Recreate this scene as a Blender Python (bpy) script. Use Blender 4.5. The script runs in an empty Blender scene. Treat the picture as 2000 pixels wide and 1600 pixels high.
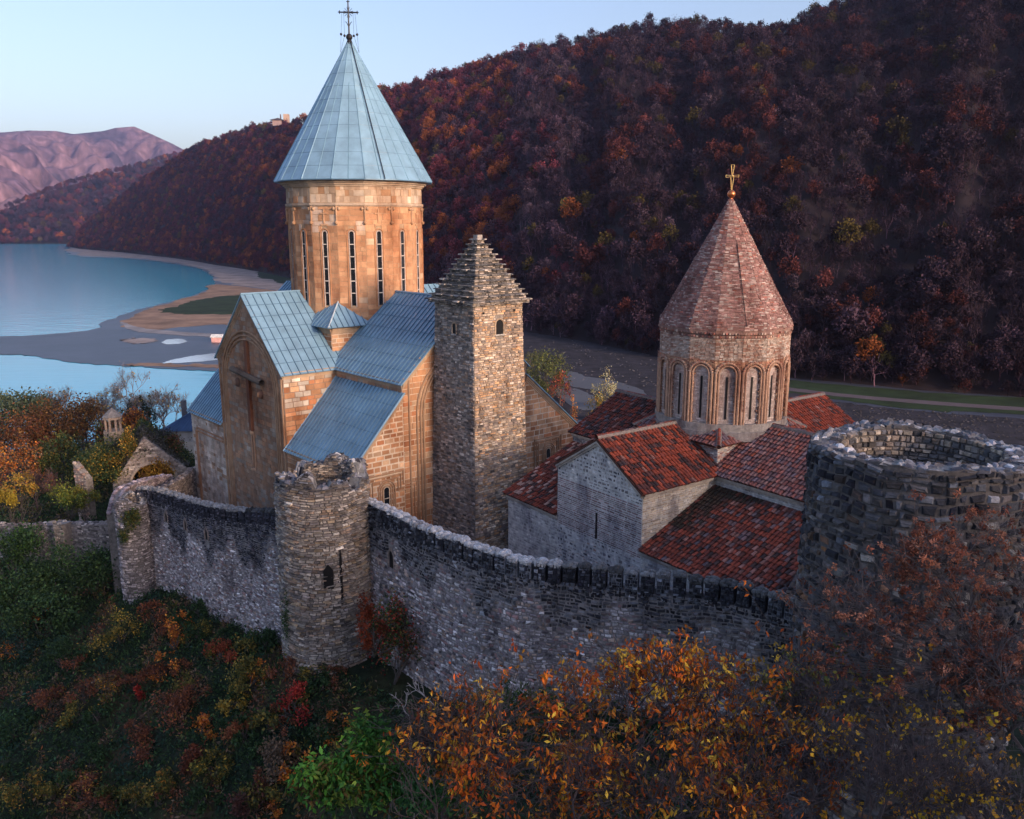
import bpy, math, random
import numpy as np
from mathutils import Vector
rng = np.random.default_rng(7)
random.seed(7)
sc = bpy.context.scene
COL = sc.collection
R = math.radians
# ---------------------------------------------------------------- camera
FPX, PITCH, CH = 1652.4, 12.275, 25.0          # focal length for a 2000 px wide frame
cam_d = bpy.data.cameras.new('camera'); cam = bpy.data.objects.new('camera', cam_d); COL.objects.link(cam)
cam_d.sensor_fit = 'HORIZONTAL'; cam_d.sensor_width = 36; cam_d.lens = FPX / 2000 * 36
cam_d.clip_start = .5; cam_d.clip_end = 40000
cam.location = (0, 0, CH); cam.rotation_euler = (R(90 - PITCH), 0, 0)
sc.camera = cam
# ---------------------------------------------------------------- world, sun, exposure
SUN_AZ, SUN_EL = 134.0, 15.0
w = bpy.data.worlds.new("World"); sc.world = w; w.use_nodes = True
nt = w.node_tree; bg = nt.nodes['Background']
sky = nt.nodes.new('ShaderNodeTexSky'); sky.sky_type = 'NISHITA'; sky.sun_disc = False
sky.sun_elevation = R(SUN_EL); sky.sun_rotation = R(SUN_AZ); sky.air_density = 1.0; sky.dust_density = 1.8; sky.ozone_density = 1.2
tnt = nt.nodes.new('ShaderNodeVectorMath'); tnt.operation = 'MULTIPLY'; tnt.inputs[1].default_value = (1.05, .97, 1.04); nt.links.new(sky.outputs[0], tnt.inputs[0]); nt.links.new(tnt.outputs[0], bg.inputs[0]); bg.inputs[1].default_value = .14
sl = bpy.data.lights.new('sun', 'SUN'); sun = bpy.data.objects.new('sun', sl); COL.objects.link(sun)
sl.energy = 2.3; sl.angle = R(9); sl.color = (1, .70, .48)
sd = Vector((math.sin(R(SUN_AZ)) * math.cos(R(SUN_EL)), math.cos(R(SUN_AZ)) * math.cos(R(SUN_EL)), math.sin(R(SUN_EL))))
sun.rotation_euler = sd.to_track_quat('Z', 'Y').to_euler(); sun.location = (40, -40, 80)
sc.view_settings.view_transform = 'Standard'; sc.view_settings.look = 'None'; sc.view_settings.gamma = 1
sc.view_settings.exposure = .95
sc.cycles.max_bounces = 5; sc.cycles.diffuse_bounces = 3; sc.cycles.glossy_bounces = 3; sc.cycles.volume_bounces = 0
sc.cycles.use_denoising = True
HAZE = 0.00012
# ---------------------------------------------------------------- helpers
th = R(PITCH)
def ray(px, py):
    x, y = px - 1000, 800 - py
    return np.array([x, FPX * math.cos(th) + y * math.sin(th), -FPX * math.sin(th) + y * math.cos(th)])
def at(px, py, Y):                                     # world point seen at a pixel, at distance Y
    d = ray(px, py); return np.array([0, 0, CH]) + d * Y / d[1]
def atz(px, py, z):
    d = ray(px, py); return np.array([0, 0, CH]) + d * (z - CH) / d[2]
def nrm(v): v = np.asarray(v, float); return v / np.linalg.norm(v)
WL = {}
def tag(o, label=None, cat=None, group=None, kind=None):
    if label: o['label'] = label
    if cat: o['category'] = cat
    if group: o['group'] = group
    if kind: o['kind'] = kind
    return o
def thing(name, label, cat, loc, group=None, rz=0):
    o = bpy.data.objects.new(name, None); COL.objects.link(o); o.empty_display_size = .3
    o.location = tuple(loc); o.rotation_euler = (0, 0, rz); WL[o.name] = np.array(loc, float)
    return tag(o, label, cat, group)
class MB:
    def __init__(s): s.V = []; s.C = []; s.F = []; s.n = 0
    def add(s, v, f, c):
        v = np.asarray(v, float).reshape(-1, 3); f = np.asarray(f, int)
        c = np.asarray(c, float)
        if c.ndim == 1: c = np.tile(c, (len(v), 1))
        s.V.append(v); s.C.append(c); s.F.append(f + s.n); s.n += len(v)
    def poly(s, pts, c): s.add(pts, [list(range(len(pts)))], c)
    def box(s, o, a, b, c3, col):                      # corner o and three edge vectors
        o, a, b, c3 = map(lambda q: np.asarray(q, float), (o, a, b, c3))
        v = [o, o + a, o + a + b, o + b, o + c3, o + a + c3, o + a + b + c3, o + b + c3]
        if np.dot(np.cross(a, b), c3) < 0: f = [[0, 1, 2, 3], [7, 6, 5, 4], [4, 5, 1, 0], [5, 6, 2, 1], [6, 7, 3, 2], [7, 4, 0, 3]]
        else: f = [[3, 2, 1, 0], [4, 5, 6, 7], [0, 1, 5, 4], [1, 2, 6, 5], [2, 3, 7, 6], [3, 0, 4, 7]]
        s.add(v, f, col)
    def abox(s, c, sz, col): c = np.array(c, float); sz = np.array(sz, float); s.box(c - sz / 2, (sz[0], 0, 0), (0, sz[1], 0), (0, 0, sz[2]), col)
    def prism(s, pts, ext, col):                       # polygon swept along a vector
        p = np.asarray(pts, float); n = len(p); q = p + np.asarray(ext, float)
        s.add(np.vstack([p, q]), [[i, (i + 1) % n, n + (i + 1) % n, n + i] for i in range(n)], col)
        s.poly(p[::-1], col); s.poly(q, col)
    def tubes(s, A, B, ra, rb, col, k=5):              # tapered sticks, all at once
        A = np.asarray(A, float).reshape(-1, 3); B = np.asarray(B, float).reshape(-1, 3); n = len(A)
        if n == 0: return
        ra = np.broadcast_to(ra, n); rb = np.broadcast_to(rb, n)
        d = B - A; L = np.linalg.norm(d, axis=1, keepdims=True) + 1e-9; d = d / L
        r = np.where(np.abs(d[:, 2:3]) < .9, [[0, 0, 1.]], [[1., 0, 0]])
        x = np.cross(d, r); x /= np.linalg.norm(x, axis=1, keepdims=True); y = np.cross(d, x)
        a = np.arange(k) * 2 * np.pi / k
        ring = x[:, None] * np.cos(a)[None, :, None] + y[:, None] * np.sin(a)[None, :, None]
        v = np.concatenate([A[:, None] + ring * ra[:, None, None], B[:, None] + ring * rb[:, None, None]], 1).reshape(-1, 3)
        f = np.array([[i, (i + 1) % k, k + (i + 1) % k, k + i] for i in range(k)])
        F = (f[None] + (np.arange(n) * 2 * k)[:, None, None]).reshape(-1, 4)
        c = np.asarray(col, float)
        if c.ndim == 2: c = np.repeat(c, 2 * k, 0)
        s.add(v, F, c)
    def line(s, pts, r, col, k=6):
        p = np.asarray(pts, float); s.tubes(p[:-1], p[1:], r, r, col, k)
    def ball(s, c, r, col, nu=12, nv=8):
        r = np.broadcast_to(r, 3); v = []; f = []
        for j in range(nv + 1):
            t = math.pi * j / nv
            for i in range(nu):
                a = 2 * math.pi * i / nu; v.append([c[0] + r[0] * math.sin(t) * math.cos(a), c[1] + r[1] * math.sin(t) * math.sin(a), c[2] + r[2] * math.cos(t)])
        for j in range(nv):
            for i in range(nu): f.append([j * nu + i, (j + 1) * nu + i, (j + 1) * nu + (i + 1) % nu, j * nu + (i + 1) % nu])
        s.add(v, f, col)
    def build(s, name, mat, parent=None, origin=None, smooth=False):
        V = np.vstack(s.V); C = np.vstack(s.C)
        if parent is not None: origin = WL.get(parent.name, np.zeros(3))
        if origin is not None: V = V - np.asarray(origin, float)
        me = bpy.data.meshes.new(name); loops = []; tot = []
        for F in s.F: loops.append(F.reshape(-1)); tot.append(np.full(F.shape[0], F.shape[1]))
        loops = np.concatenate(loops).astype(np.int32); tot = np.concatenate(tot).astype(np.int32)
        st = np.concatenate([[0], np.cumsum(tot)[:-1]]).astype(np.int32)
        me.vertices.add(len(V)); me.vertices.foreach_set('co', V.astype(np.float32).ravel())
        me.loops.add(len(loops)); me.loops.foreach_set('vertex_index', loops)
        me.polygons.add(len(tot)); me.polygons.foreach_set('loop_start', st)
        if smooth: me.polygons.foreach_set('use_smooth', np.ones(len(tot), bool))
        else: me.polygons.foreach_set('use_smooth', np.zeros(len(tot), bool))
        at_ = me.color_attributes.new('Col', 'FLOAT_COLOR', 'POINT')
        at_.data.foreach_set('color', np.hstack([C, np.ones((len(C), 1))]).astype(np.float32).ravel())
        me.update(calc_edges=True); me.validate()
        me.materials.append(mat)
        o = bpy.data.objects.new(name, me); COL.objects.link(o)
        if parent is not None: o.parent = parent; WL[o.name] = WL.get(parent.name, np.zeros(3))
        elif origin is not None: o.location = tuple(origin)
        return o
# ---------------------------------------------------------------- materials
def mat(name, base=None, rough=.9, nscale=3.0, namt=.25, bump=.3, bscale=14., metal=0., spec=.3, stain=None, stscale=.5, stlo=.5, sthi=.62, transl=0.):
    m = bpy.data.materials.new(name); m.use_nodes = True; t = m.node_tree; N = t.nodes; L = t.links
    P = N['Principled BSDF']; P.inputs['Roughness'].default_value = rough; P.inputs['Metallic'].default_value = metal
    P.inputs['Specular IOR Level'].default_value = spec
    geo = N.new('ShaderNodeNewGeometry')
    if base is None:
        a = N.new('ShaderNodeAttribute'); a.attribute_name = 'Col'; c = a.outputs['Color']
    else:
        a = N.new('ShaderNodeRGB'); a.outputs[0].default_value = (*base, 1); c = a.outputs[0]
    n1 = N.new('ShaderNodeTexNoise'); n1.inputs['Scale'].default_value = nscale; n1.inputs['Detail'].default_value = 5; n1.inputs['Roughness'].default_value = .65
    L.new(geo.outputs['Position'], n1.inputs['Vector'])
    mr = N.new('ShaderNodeMapRange'); mr.inputs[1].default_value = .3; mr.inputs[2].default_value = .7
    mr.inputs[3].default_value = 1 - namt; mr.inputs[4].default_value = 1 + namt; L.new(n1.outputs[0], mr.inputs[0])
    mx = N.new('ShaderNodeVectorMath'); mx.operation = 'SCALE'; L.new(c, mx.inputs[0]); L.new(mr.outputs[0], mx.inputs['Scale']); c = mx.outputs[0]
    if stain:
        n2 = N.new('ShaderNodeTexNoise'); n2.inputs['Scale'].default_value = stscale; n2.inputs['Detail'].default_value = 6; n2.inputs['Roughness'].default_value = .7
        mp = N.new('ShaderNodeMapping'); mp.inputs['Scale'].default_value = (1, 1, .45); L.new(geo.outputs['Position'], mp.inputs[0]); L.new(mp.outputs[0], n2.inputs['Vector'])
        m2 = N.new('ShaderNodeMapRange'); m2.inputs[1].default_value = stlo; m2.inputs[2].default_value = sthi; L.new(n2.outputs[0], m2.inputs[0])
        mm = N.new('ShaderNodeMix'); mm.data_type = 'RGBA'; mm.blend_type = 'MULTIPLY'; mm.inputs['B'].default_value = (*stain, 1)
        L.new(m2.outputs[0], mm.inputs['Factor']); L.new(c, mm.inputs['A']); c = mm.outputs['Result']
    L.new(c, P.inputs['Base Color'])
    if bump:
        n3 = N.new('ShaderNodeTexNoise'); n3.inputs['Scale'].default_value = bscale; n3.inputs['Detail'].default_value = 4; L.new(geo.outputs['Position'], n3.inputs['Vector'])
        b = N.new('ShaderNodeBump'); b.inputs['Strength'].default_value = bump; b.inputs['Distance'].default_value = .06
        L.new(n3.outputs[0], b.inputs['Height']); L.new(b.outputs[0], P.inputs['Normal'])
    if transl:
        tr = N.new('ShaderNodeBsdfTranslucent'); L.new(c, tr.inputs[0]); ms = N.new('ShaderNodeMixShader'); ms.inputs[0].default_value = transl
        L.new(P.outputs[0], ms.inputs[1]); L.new(tr.outputs[0], ms.inputs[2]); L.new(ms.outputs[0], N['Material Output'].inputs[0])
    return m
M_ash = mat('sandstone_ashlar', nscale=1.2, namt=.22, bump=.35, bscale=9, stain=(.52, .36, .28), stscale=.3, stlo=.46, sthi=.7)
M_rub = mat('rubble_stone', nscale=4, namt=.4, bump=.6, bscale=12, stain=(.42, .40, .42), stscale=.45, stlo=.52, sthi=.7)
M_pale = mat('pale_masonry', nscale=2.5, namt=.3, bump=.5, bscale=14, stain=(.5, .5, .56), stscale=.6, stlo=.5, sthi=.66)
M_brick = mat('old_brick', nscale=4, namt=.3, bump=.4, bscale=16, stain=(.6, .52, .52), stscale=.6)
M_tile = mat('clay_tile', rough=.75, nscale=7, namt=.35, bump=.3, bscale=25)
M_blue = mat('blue_sheet_metal', rough=.45, nscale=.7, namt=.2, bump=0, metal=.12, spec=.5)
M_dark = mat('dark_opening', base=(.008, .008, .01), rough=.5, bump=0)
M_glass = mat('window_glass', base=(.012, .015, .02), rough=.12, bump=0, spec=.5)
M_iron = mat('dark_iron', base=(.03, .03, .035), rough=.5, metal=.6, bump=0)
M_gold = mat('gilded_metal', base=(.75, .5, .2), rough=.3, metal=.9, bump=0, namt=.1)
M_copper = mat('copper', base=(.6, .2, .08), rough=.3, metal=.85, bump=0, namt=.1)
M_slate = mat('slate_slab', nscale=4, namt=.4, bump=.6, bscale=10)
M_leaf = mat('foliage', rough=.6, nscale=2, namt=.2, bump=0, transl=.25)
M_bark = mat('bark', nscale=6, namt=.35, bump=.4, bscale=20)
M_wood = mat('timber', base=(.12, .08, .05), bump=.3)
M_plaster = mat('plaster', nscale=1.2, namt=.25, bump=.2)
# ---------------------------------------------------------------- masonry
Z = np.array([0, 0, 1.])
def pmap(O, E, N, T=Z):
    O, E, N, T = map(lambda q: np.asarray(q, float), (O, E, N, T))
    return lambda s, t, d: O + np.asarray(s)[..., None] * E + np.asarray(t)[..., None] * T + np.asarray(d)[..., None] * N
def spans(poly, t, ax=1):
    p = np.asarray(poly, float); o = 1 - ax; xs = []
    for i in range(len(p)):
        a, b = p[i], p[(i + 1) % len(p)]
        if (a[ax] <= t) != (b[ax] <= t): xs.append(a[o] + (t - a[ax]) / (b[ax] - a[ax]) * (b[o] - a[o]))
    xs.sort(); return list(zip(xs[::2], xs[1::2]))
def rects(poly, h, w, gap, hv=.3, wv=.45, holes=(), cut=None):
    out = []; p = np.asarray(poly, float); t = p[:, 1].min(); t1 = p[:, 1].max()
    while t < t1 - h * .3:
        hh = h * (1 + hv * rng.uniform(-1, 1)); hh = min(hh, t1 - t)
        for a, b in spans(poly, t + hh / 2):
            n = int((b - a) / w / (1 - wv) + 2); ww = w * (1 + wv * rng.uniform(-1, 1, n)); e = a + np.concatenate([[0], np.cumsum(ww)]) - rng.uniform(0, w) * 0
            k = np.searchsorted(e, b); e = np.append(e[:k], b)
            if len(e) > 2 and e[-1] - e[-2] < w * .3: e = np.delete(e, -2)
            if len(e) < 2: continue
            out.append(np.column_stack([e[:-1], e[1:], np.full(len(e) - 1, t), np.full(len(e) - 1, t + hh)]))
        t += hh
    r = np.vstack(out)
    for H in holes:                                    # trim the stones round an opening
        o = (r[:, 0] < H[1]) & (r[:, 1] > H[0]) & (r[:, 2] < H[3] - .02) & (r[:, 3] > H[2] + .02)
        x = r[o]; l = x.copy(); l[:, 1] = H[0] + gap; q = x.copy(); q[:, 0] = H[1] - gap
        r = np.vstack([r[~o], l[l[:, 1] - l[:, 0] > .06], q[q[:, 1] - q[:, 0] > .06]])
    g = gap / 2; r = r + np.array([g, -g, g, -g])
    return r[(r[:, 1] - r[:, 0] > .02) & (r[:, 3] - r[:, 2] > .01)]
def pal(n, cols, wts=None, vj=.18):
    c = np.array(cols, float); wts = None if wts is None or len(wts) != len(c) else np.array(wts) / np.sum(wts)
    return c[rng.choice(len(c), n, p=wts)] * np.exp(rng.normal(0, vj, (n, 1)))
def stones(mb, r, mapf, prot, cols, bev=.16, jit=.06, tilt=.5, back=-.03):
    n = len(r)
    if n == 0: return
    wd = (r[:, 1] - r[:, 0]); ht = (r[:, 3] - r[:, 2]); m = np.minimum(wd, ht)[:, None]
    S = np.column_stack([r[:, 0], r[:, 1], r[:, 1], r[:, 0]]) + rng.uniform(-1, 1, (n, 4)) * m * jit
    T = np.column_stack([r[:, 2], r[:, 2], r[:, 3], r[:, 3]]) + rng.uniform(-1, 1, (n, 4)) * m * jit
    b = m * bev; S2 = S + np.array([1, -1, -1, 1]) * b; T2 = T + np.array([1, 1, -1, -1]) * b
    D2 = prot * (1 + tilt * rng.uniform(-1, 1, (n, 1))) * (1 + .25 * tilt * rng.uniform(-1, 1, (n, 4)))
    P1 = mapf(S, T, np.full((n, 4), back)); P2 = mapf(S2, T2, D2)
    v = np.concatenate([P1, P2], 1).reshape(-1, 3)
    f = np.array([[4, 5, 6, 7], [0, 1, 5, 4], [1, 2, 6, 5], [2, 3, 7, 6], [3, 0, 4, 7]])
    F = (f[None] + (np.arange(n) * 8)[:, None, None]).reshape(-1, 4)
    mb.add(v, F, np.repeat(cols, 8, 0))
def sheet(mb, mapf, s, t, d, col):                     # a curved backing surface
    S, T = np.meshgrid(s, t); P = mapf(S, T, np.full(S.shape, d)).reshape(-1, 3); a, b = len(s), len(t)
    i = np.arange((a - 1) * (b - 1)); q = (i // (a - 1)) * a + i % (a - 1)
    mb.add(P, np.column_stack([q, q + 1, q + 1 + a, q + a]), col)
# palettes
SAND = [(.47, .26, .15), (.44, .235, .13), (.50, .30, .18), (.39, .21, .12), (.48, .33, .22), (.42, .18, .09)]
SANDW = [5, 5, 4, 2, 2, 1]
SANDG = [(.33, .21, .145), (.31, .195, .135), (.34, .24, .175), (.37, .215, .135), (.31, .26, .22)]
RUB = [(.28, .24, .21), (.20, .18, .17), (.36, .32, .28), (.26, .17, .12), (.14, .13, .14), (.33, .24, .16), (.24, .15, .14)]
WALLP = [(.35, .32, .34), (.24, .21, .235), (.46, .42, .44), (.30, .19, .19), (.13, .115, .13), (.40, .31, .27), (.66, .63, .65)]
TOWR = [(.54, .44, .35), (.44, .34, .26), (.60, .52, .44), (.50, .30, .17), (.34, .27, .24), (.22, .19, .18), (.56, .40, .27)]
BRK = [(.32, .16, .13), (.38, .22, .18), (.26, .12, .11), (.42, .30, .25), (.34, .13, .10), (.46, .38, .33)]
PALE = [(.42, .40, .38), (.36, .34, .34), (.48, .46, .43), (.28, .26, .27), (.38, .28, .26), (.20, .19, .21)]
TILES = [(.25, .056, .034), (.21, .049, .032), (.17, .045, .034), (.12, .045, .038), (.06, .036, .036), (.27, .13, .11), (.16, .10, .105), (.11, .085, .10)]
TILEW = [5, 5, 4, 3, 3, 2, 1.5, 1]
BLUE = (.195, .34, .47); BLUE2 = (.095, .19, .29)
class Fr:                                              # a building's own axes: u away to the right, v away to the left
    def __init__(s, psi, X, Y, k=1.):
        a = R(psi); s.U = np.array([math.sin(a), math.cos(a), 0]); s.V = np.array([-math.cos(a), math.sin(a), 0]); s.O = np.array([X, Y, 0.]); s.k = k; s.C = np.array([0, 0, CH])
    def p(s, u, v, z):
        u, v, z = np.asarray(u, float), np.asarray(v, float), np.asarray(z, float)
        q = s.O + u[..., None] * s.U + v[..., None] * s.V + z[..., None] * Z
        return s.C + (q - s.C) * s.k
    def map(s, u, v, z, E, N, T=Z):                    # E, N in frame axes (u,v,z)
        f = lambda q: (q[0] * s.U + q[1] * s.V + q[2] * Z) * s.k
        return pmap(s.p(u, v, z), f(E), f(N), f(T) if T is not Z else Z * s.k)
def plane(fr, P0, P1, P2):                             # eave from P0 to P1, P2 a point up the slope; (u,v,z) triples
    a, b, c = fr.p(*P0), fr.p(*P1), fr.p(*P2); E = nrm(b - a); T = c - a; T = nrm(T - E * T.dot(E)); N = np.cross(E, T)
    if N[2] < 0: N = -N
    return a, E, T, N, lambda q: (float((fr.p(*q) - a).dot(E)), float((fr.p(*q) - a).dot(T)))
def metal_roof(mb, fr, pts, up, sp=.62, th_=.07, cross=1.15, c=BLUE, c2=BLUE2, off=.31):
    a, E, T, N, uv = plane(fr, pts[0], pts[1], up); P = [uv(q) for q in pts]; m = pmap(a, E, N, T)
    S = np.array([q[0] for q in P]); TT = np.array([q[1] for q in P])
    mb.prism(m(S, TT, np.full(len(P), -.02)), -N * th_, c)
    s = S.min() + off
    while s < S.max() - .05:
        for t0, t1 in spans(P, s, 0):
            mb.box(m(np.array(s - .02), np.array(t0 - .02), np.array(-.02)), E * .04, T * (t1 - t0 + .02), N * .075, c2)
        s += sp
    t = TT.min() + cross; k = 0
    while t < TT.max() - .3:
        for s0, s1 in spans(P, t, 1):
            mb.box(m(np.array(s0), np.array(t), np.array(-.02)), E * (s1 - s0), T * .035, N * .032, c2)
        t += cross
def tile_roof(mb, fr, pts, up, sp=.25, ln=.37, cols=TILES, wts=TILEW, moss=None):
    a, E, T, N, uv = plane(fr, pts[0], pts[1], up); P = [uv(q) for q in pts]; m = pmap(a, E, N, T)
    S = np.array([q[0] for q in P]); TT = np.array([q[1] for q in P])
    mb.prism(m(S, TT, np.full(len(P), -.05)), -N * .1, (.09, .04, .03))
    s = S.min() + sp / 2; L = []
    while s < S.max():
        for t0, t1 in spans(P, s, 0):
            k = int((t1 - t0) / ln + .5); tt = t0 + np.arange(k) * ln + rng.uniform(-.03, .03, k) + (-.08 if k else 0)
            L.append(np.column_stack([np.full(k, s) + rng.normal(0, .012, k), tt]))
        s += sp
    L = np.vstack(L); n = len(L); K = 6; ang = np.linspace(0, np.pi, K)
    r0 = .118 * sp / .25; r1 = .095 * sp / .25
    c = pal(n, cols, wts, .16)
    if moss is not None:
        w_ = m(L[:, 0], L[:, 1], np.zeros(n)); k = moss(w_); c = c * (1 - k[:, None]) + np.array([.025, .022, .016]) * k[:, None]
    sk = rng.normal(0, .02, n)
    S0 = L[:, :1] + r0 * np.cos(ang)[None]; S1 = L[:, :1] + sk[:, None] + r1 * np.cos(ang)[None]
    D0 = .035 + r0 * .8 * np.sin(ang)[None] + np.zeros((n, 1)) + rng.uniform(0, .015, (n, 1)); D1 = .0 + r1 * .8 * np.sin(ang)[None] + np.zeros((n, 1))
    P0 = m(S0, np.repeat(L[:, 1:], K, 1), D0); P1 = m(S1, np.repeat(L[:, 1:] + ln * 1.12, K, 1), D1)
    v = np.concatenate([P0, P1], 1).reshape(-1, 3); f = np.array([[i, K + i, K + i + 1, i + 1] for i in range(K - 1)])
    F = (f[None] + (np.arange(n) * 2 * K)[:, None, None]).reshape(-1, 4)
    mb.add(v, F, np.repeat(c, 2 * K, 0))
    # pan tiles between the covers
    Lp = L + [sp / 2, 0]; ok = (Lp[:, 0] < S.max()); Lp = Lp[ok]; n = len(Lp); c = pal(n, cols, wts, .2) * .6; h = sp * .36
    q = np.stack([m(Lp[:, 0] - h, Lp[:, 1], np.full(n, .02)), m(Lp[:, 0] + h, Lp[:, 1], np.full(n, .02)), m(Lp[:, 0] + h, Lp[:, 1] + ln, np.full(n, -.03)), m(Lp[:, 0] - h, Lp[:, 1] + ln, np.full(n, -.03))], 1).reshape(-1, 3)
    mb.add(q, (np.arange(n) * 4)[:, None] + np.arange(4), np.repeat(c, 4, 0))
def ridge_tiles(mb, A, B, r=.15, col=TILES, wts=TILEW, mortar=(.20, .17, .16)):
    A, B = np.asarray(A, float), np.asarray(B, float); L = np.linalg.norm(B - A); n = max(2, int(L / .36)); d = (B - A) / n
    mb.tubes([A - Z * .06], [B - Z * .06], r * 1.25, r * 1.25, mortar, 8)
    p = A + np.arange(n)[:, None] * d; mb.tubes(p, p + d * .93, r, r * .85, pal(n, col, wts, .2), 8)
def mold(mb, fr_pts, r, col): b = MB(); b.line(fr_pts, r, col, 6); b.build('moulding', M_ash, church)
def arch_pts(f, s0, s1, tb, ts, n=12, pointed=0.):     # jamb, arch, jamb in a face map f(s,t)
    c = (s0 + s1) / 2; h = (s1 - s0) / 2; a = np.linspace(np.pi, 0, n)
    S = np.concatenate([[s0], c + h * np.cos(a), [s1]]); T = np.concatenate([[tb], ts + h * (1 + pointed) * np.sin(a), [tb]])
    return f(S, T, np.full(len(S), .0))
def arch_face(s0, s1, tb, ts, n=10):
    c = (s0 + s1) / 2; h = (s1 - s0) / 2; a = np.linspace(0, np.pi, n)
    return np.concatenate([[s0, s1], c + h * np.cos(a)]), np.concatenate([[tb, tb], ts + h * np.sin(a)])
# ================================================================ main church
G = dict(v1=8.76, v2=19.955, v3=26.85, u1=4.38, u2=15.87, u3=21.5, he=9.09, hw=13.83, hg=14.66, hr=19.9)
A = Fr(48.089, -10.772, 53.939)
v1, v2, v3, u1, u2, u3, he, hw, hg, hr = [G[k] for k in ('v1', 'v2', 'v3', 'u1', 'u2', 'u3', 'he', 'hw', 'hg', 'hr')]
um, vm = (u1 + u2) / 2, (v1 + v2) / 2
church = thing('stone_church', 'large sandstone church with blue metal roofs and tall conical drum spire', 'church', A.p(um, vm, 0))
wl = MB(); MORT = (.62, .52, .42); MORT2 = (.28, .20, .15)
def gable(lo, hi, e, top, mid): return [(lo, -1), (hi, -1), (hi, e), (mid, top), (lo, e)]
RT = .12                                               # walls stop this far under the roof planes
for (prof, ax) in ((gable(v1, v2, hg - RT, hr - RT, vm), 0), (gable(u1, u2, hg - RT, hr - RT, um), 1)):
    if ax == 0: wl.prism([A.p(0, s, t) for s, t in prof][::-1], A.p(u3, 0, 0) - A.p(0, 0, 0), MORT2)
    else: wl.prism([A.p(s, 0, t) for s, t in prof], A.p(0, v3, 0) - A.p(0, 0, 0), MORT)
for (ua, ub, za, zb) in ((0, u1 + .1, he - RT, hw - RT), (u2 - .1, u3, hw - RT, he - RT)):
    for (va, vb) in ((.004, v1 + .2), (v2 - .2, v3 - .004)):
        wl.prism([A.p(ua + .004, va, -1), A.p(ub, va, -1), A.p(ub, va, zb), A.p(ua + .004, va, za)], A.p(0, vb - va, 0) - A.p(0, 0, 0), MORT)
# ashlar on the seen faces
fW = A.map(0, 0, 0, (0, 1, 0), (-1, 0, 0))             # cross front: s = v
fS = A.map(0, 0, 0, (1, 0, 0), (0, -1, 0))             # side front: s = u
def ash(f, poly, cols, wts=None, w_=.72, h=.36, gap=.02, prot=.03, holes=(), vj=.16, stain=None):
    r = rects(poly, h, w_, gap, hv=.22, wv=.4, holes=holes); c = pal(len(r), cols, wts, vj)
    if stain is not None: c = c * stain(r)[:, None]
    stones(wl, r, f, prot, c, bev=.05, jit=.02, tilt=.5)
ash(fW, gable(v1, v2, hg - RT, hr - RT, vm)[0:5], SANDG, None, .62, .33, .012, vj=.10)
ash(fW, [(0, -1), (v1, -1), (v1, he - .3), (0, he - .3)], SAND, SANDW)
ash(fW, [(v2, -1), (v3, -1), (v3, he - .3), (v2, he - .3)], [(.50, .44, .40), (.44, .38, .34), (.54, .50, .47), (.40, .26, .18)], [5, 4, 4, 1], .5, .3, .015)
W1, W2 = 2.85, 18.43
ash(fS, [(0, -1), (u1, -1), (u1, hw - .3), (0, he - .3)], SAND, SANDW, .62, .36, .085, .014, [(W1 - .3, W1 + .3, 5.9, 7.6)])
ash(fS, [(u2, -1), (u3, -1), (u3, he - .3), (u2, hw - .3)], SAND, SANDW, .75, .42, .06, .014, [(W2 - .3, W2 + .3, 5.9, 7.6)])
ash(fS, gable(u1, u2, hg - RT, hr - RT, um), SAND, SANDW, .75, .4, .02)
# arm flanks above the wings
ash(A.map(0, v1, 0, (1, 0, 0), (0, -1, 0)), [(0, he - .4), (u1, hw - .4), (u1, hg - .2), (0, hg - .2)], SAND + [(.5, .44, .38)] * 3, None, .7, .36, .035)
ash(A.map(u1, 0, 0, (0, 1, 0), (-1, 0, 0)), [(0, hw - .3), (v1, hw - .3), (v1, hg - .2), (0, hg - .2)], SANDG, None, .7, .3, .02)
# upstand block under the drum
dk = .85; zb_ = 17.4; q0, q1, r0_, r1_ = u1 + dk * .4, u2 - dk * .4, v1 + 1.0, v2 - 1.0
wl.prism([A.p(q0, r0_, 10), A.p(q1, r0_, 10), A.p(q1, r1_, 10), A.p(q0, r1_, 10)], A.p(0, 0, zb_) - A.p(0, 0, 10), MORT)
ash(A.map(q0, r0_, 0, (1, 0, 0), (0, -1, 0)), [(0, 15), (2.6, 15), (2.6, zb_ - .02), (0, zb_ - .02)], SAND, SANDW, .6, .32, .04)
ash(A.map(q0, r0_, 0, (0, 1, 0), (-1, 0, 0)), [(0, 15), (2.6, 15), (2.6, zb_ - .02), (0, zb_ - .02)], SAND, SANDW, .6, .32, .04)
wl.build('wall', M_ash, church)
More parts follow.
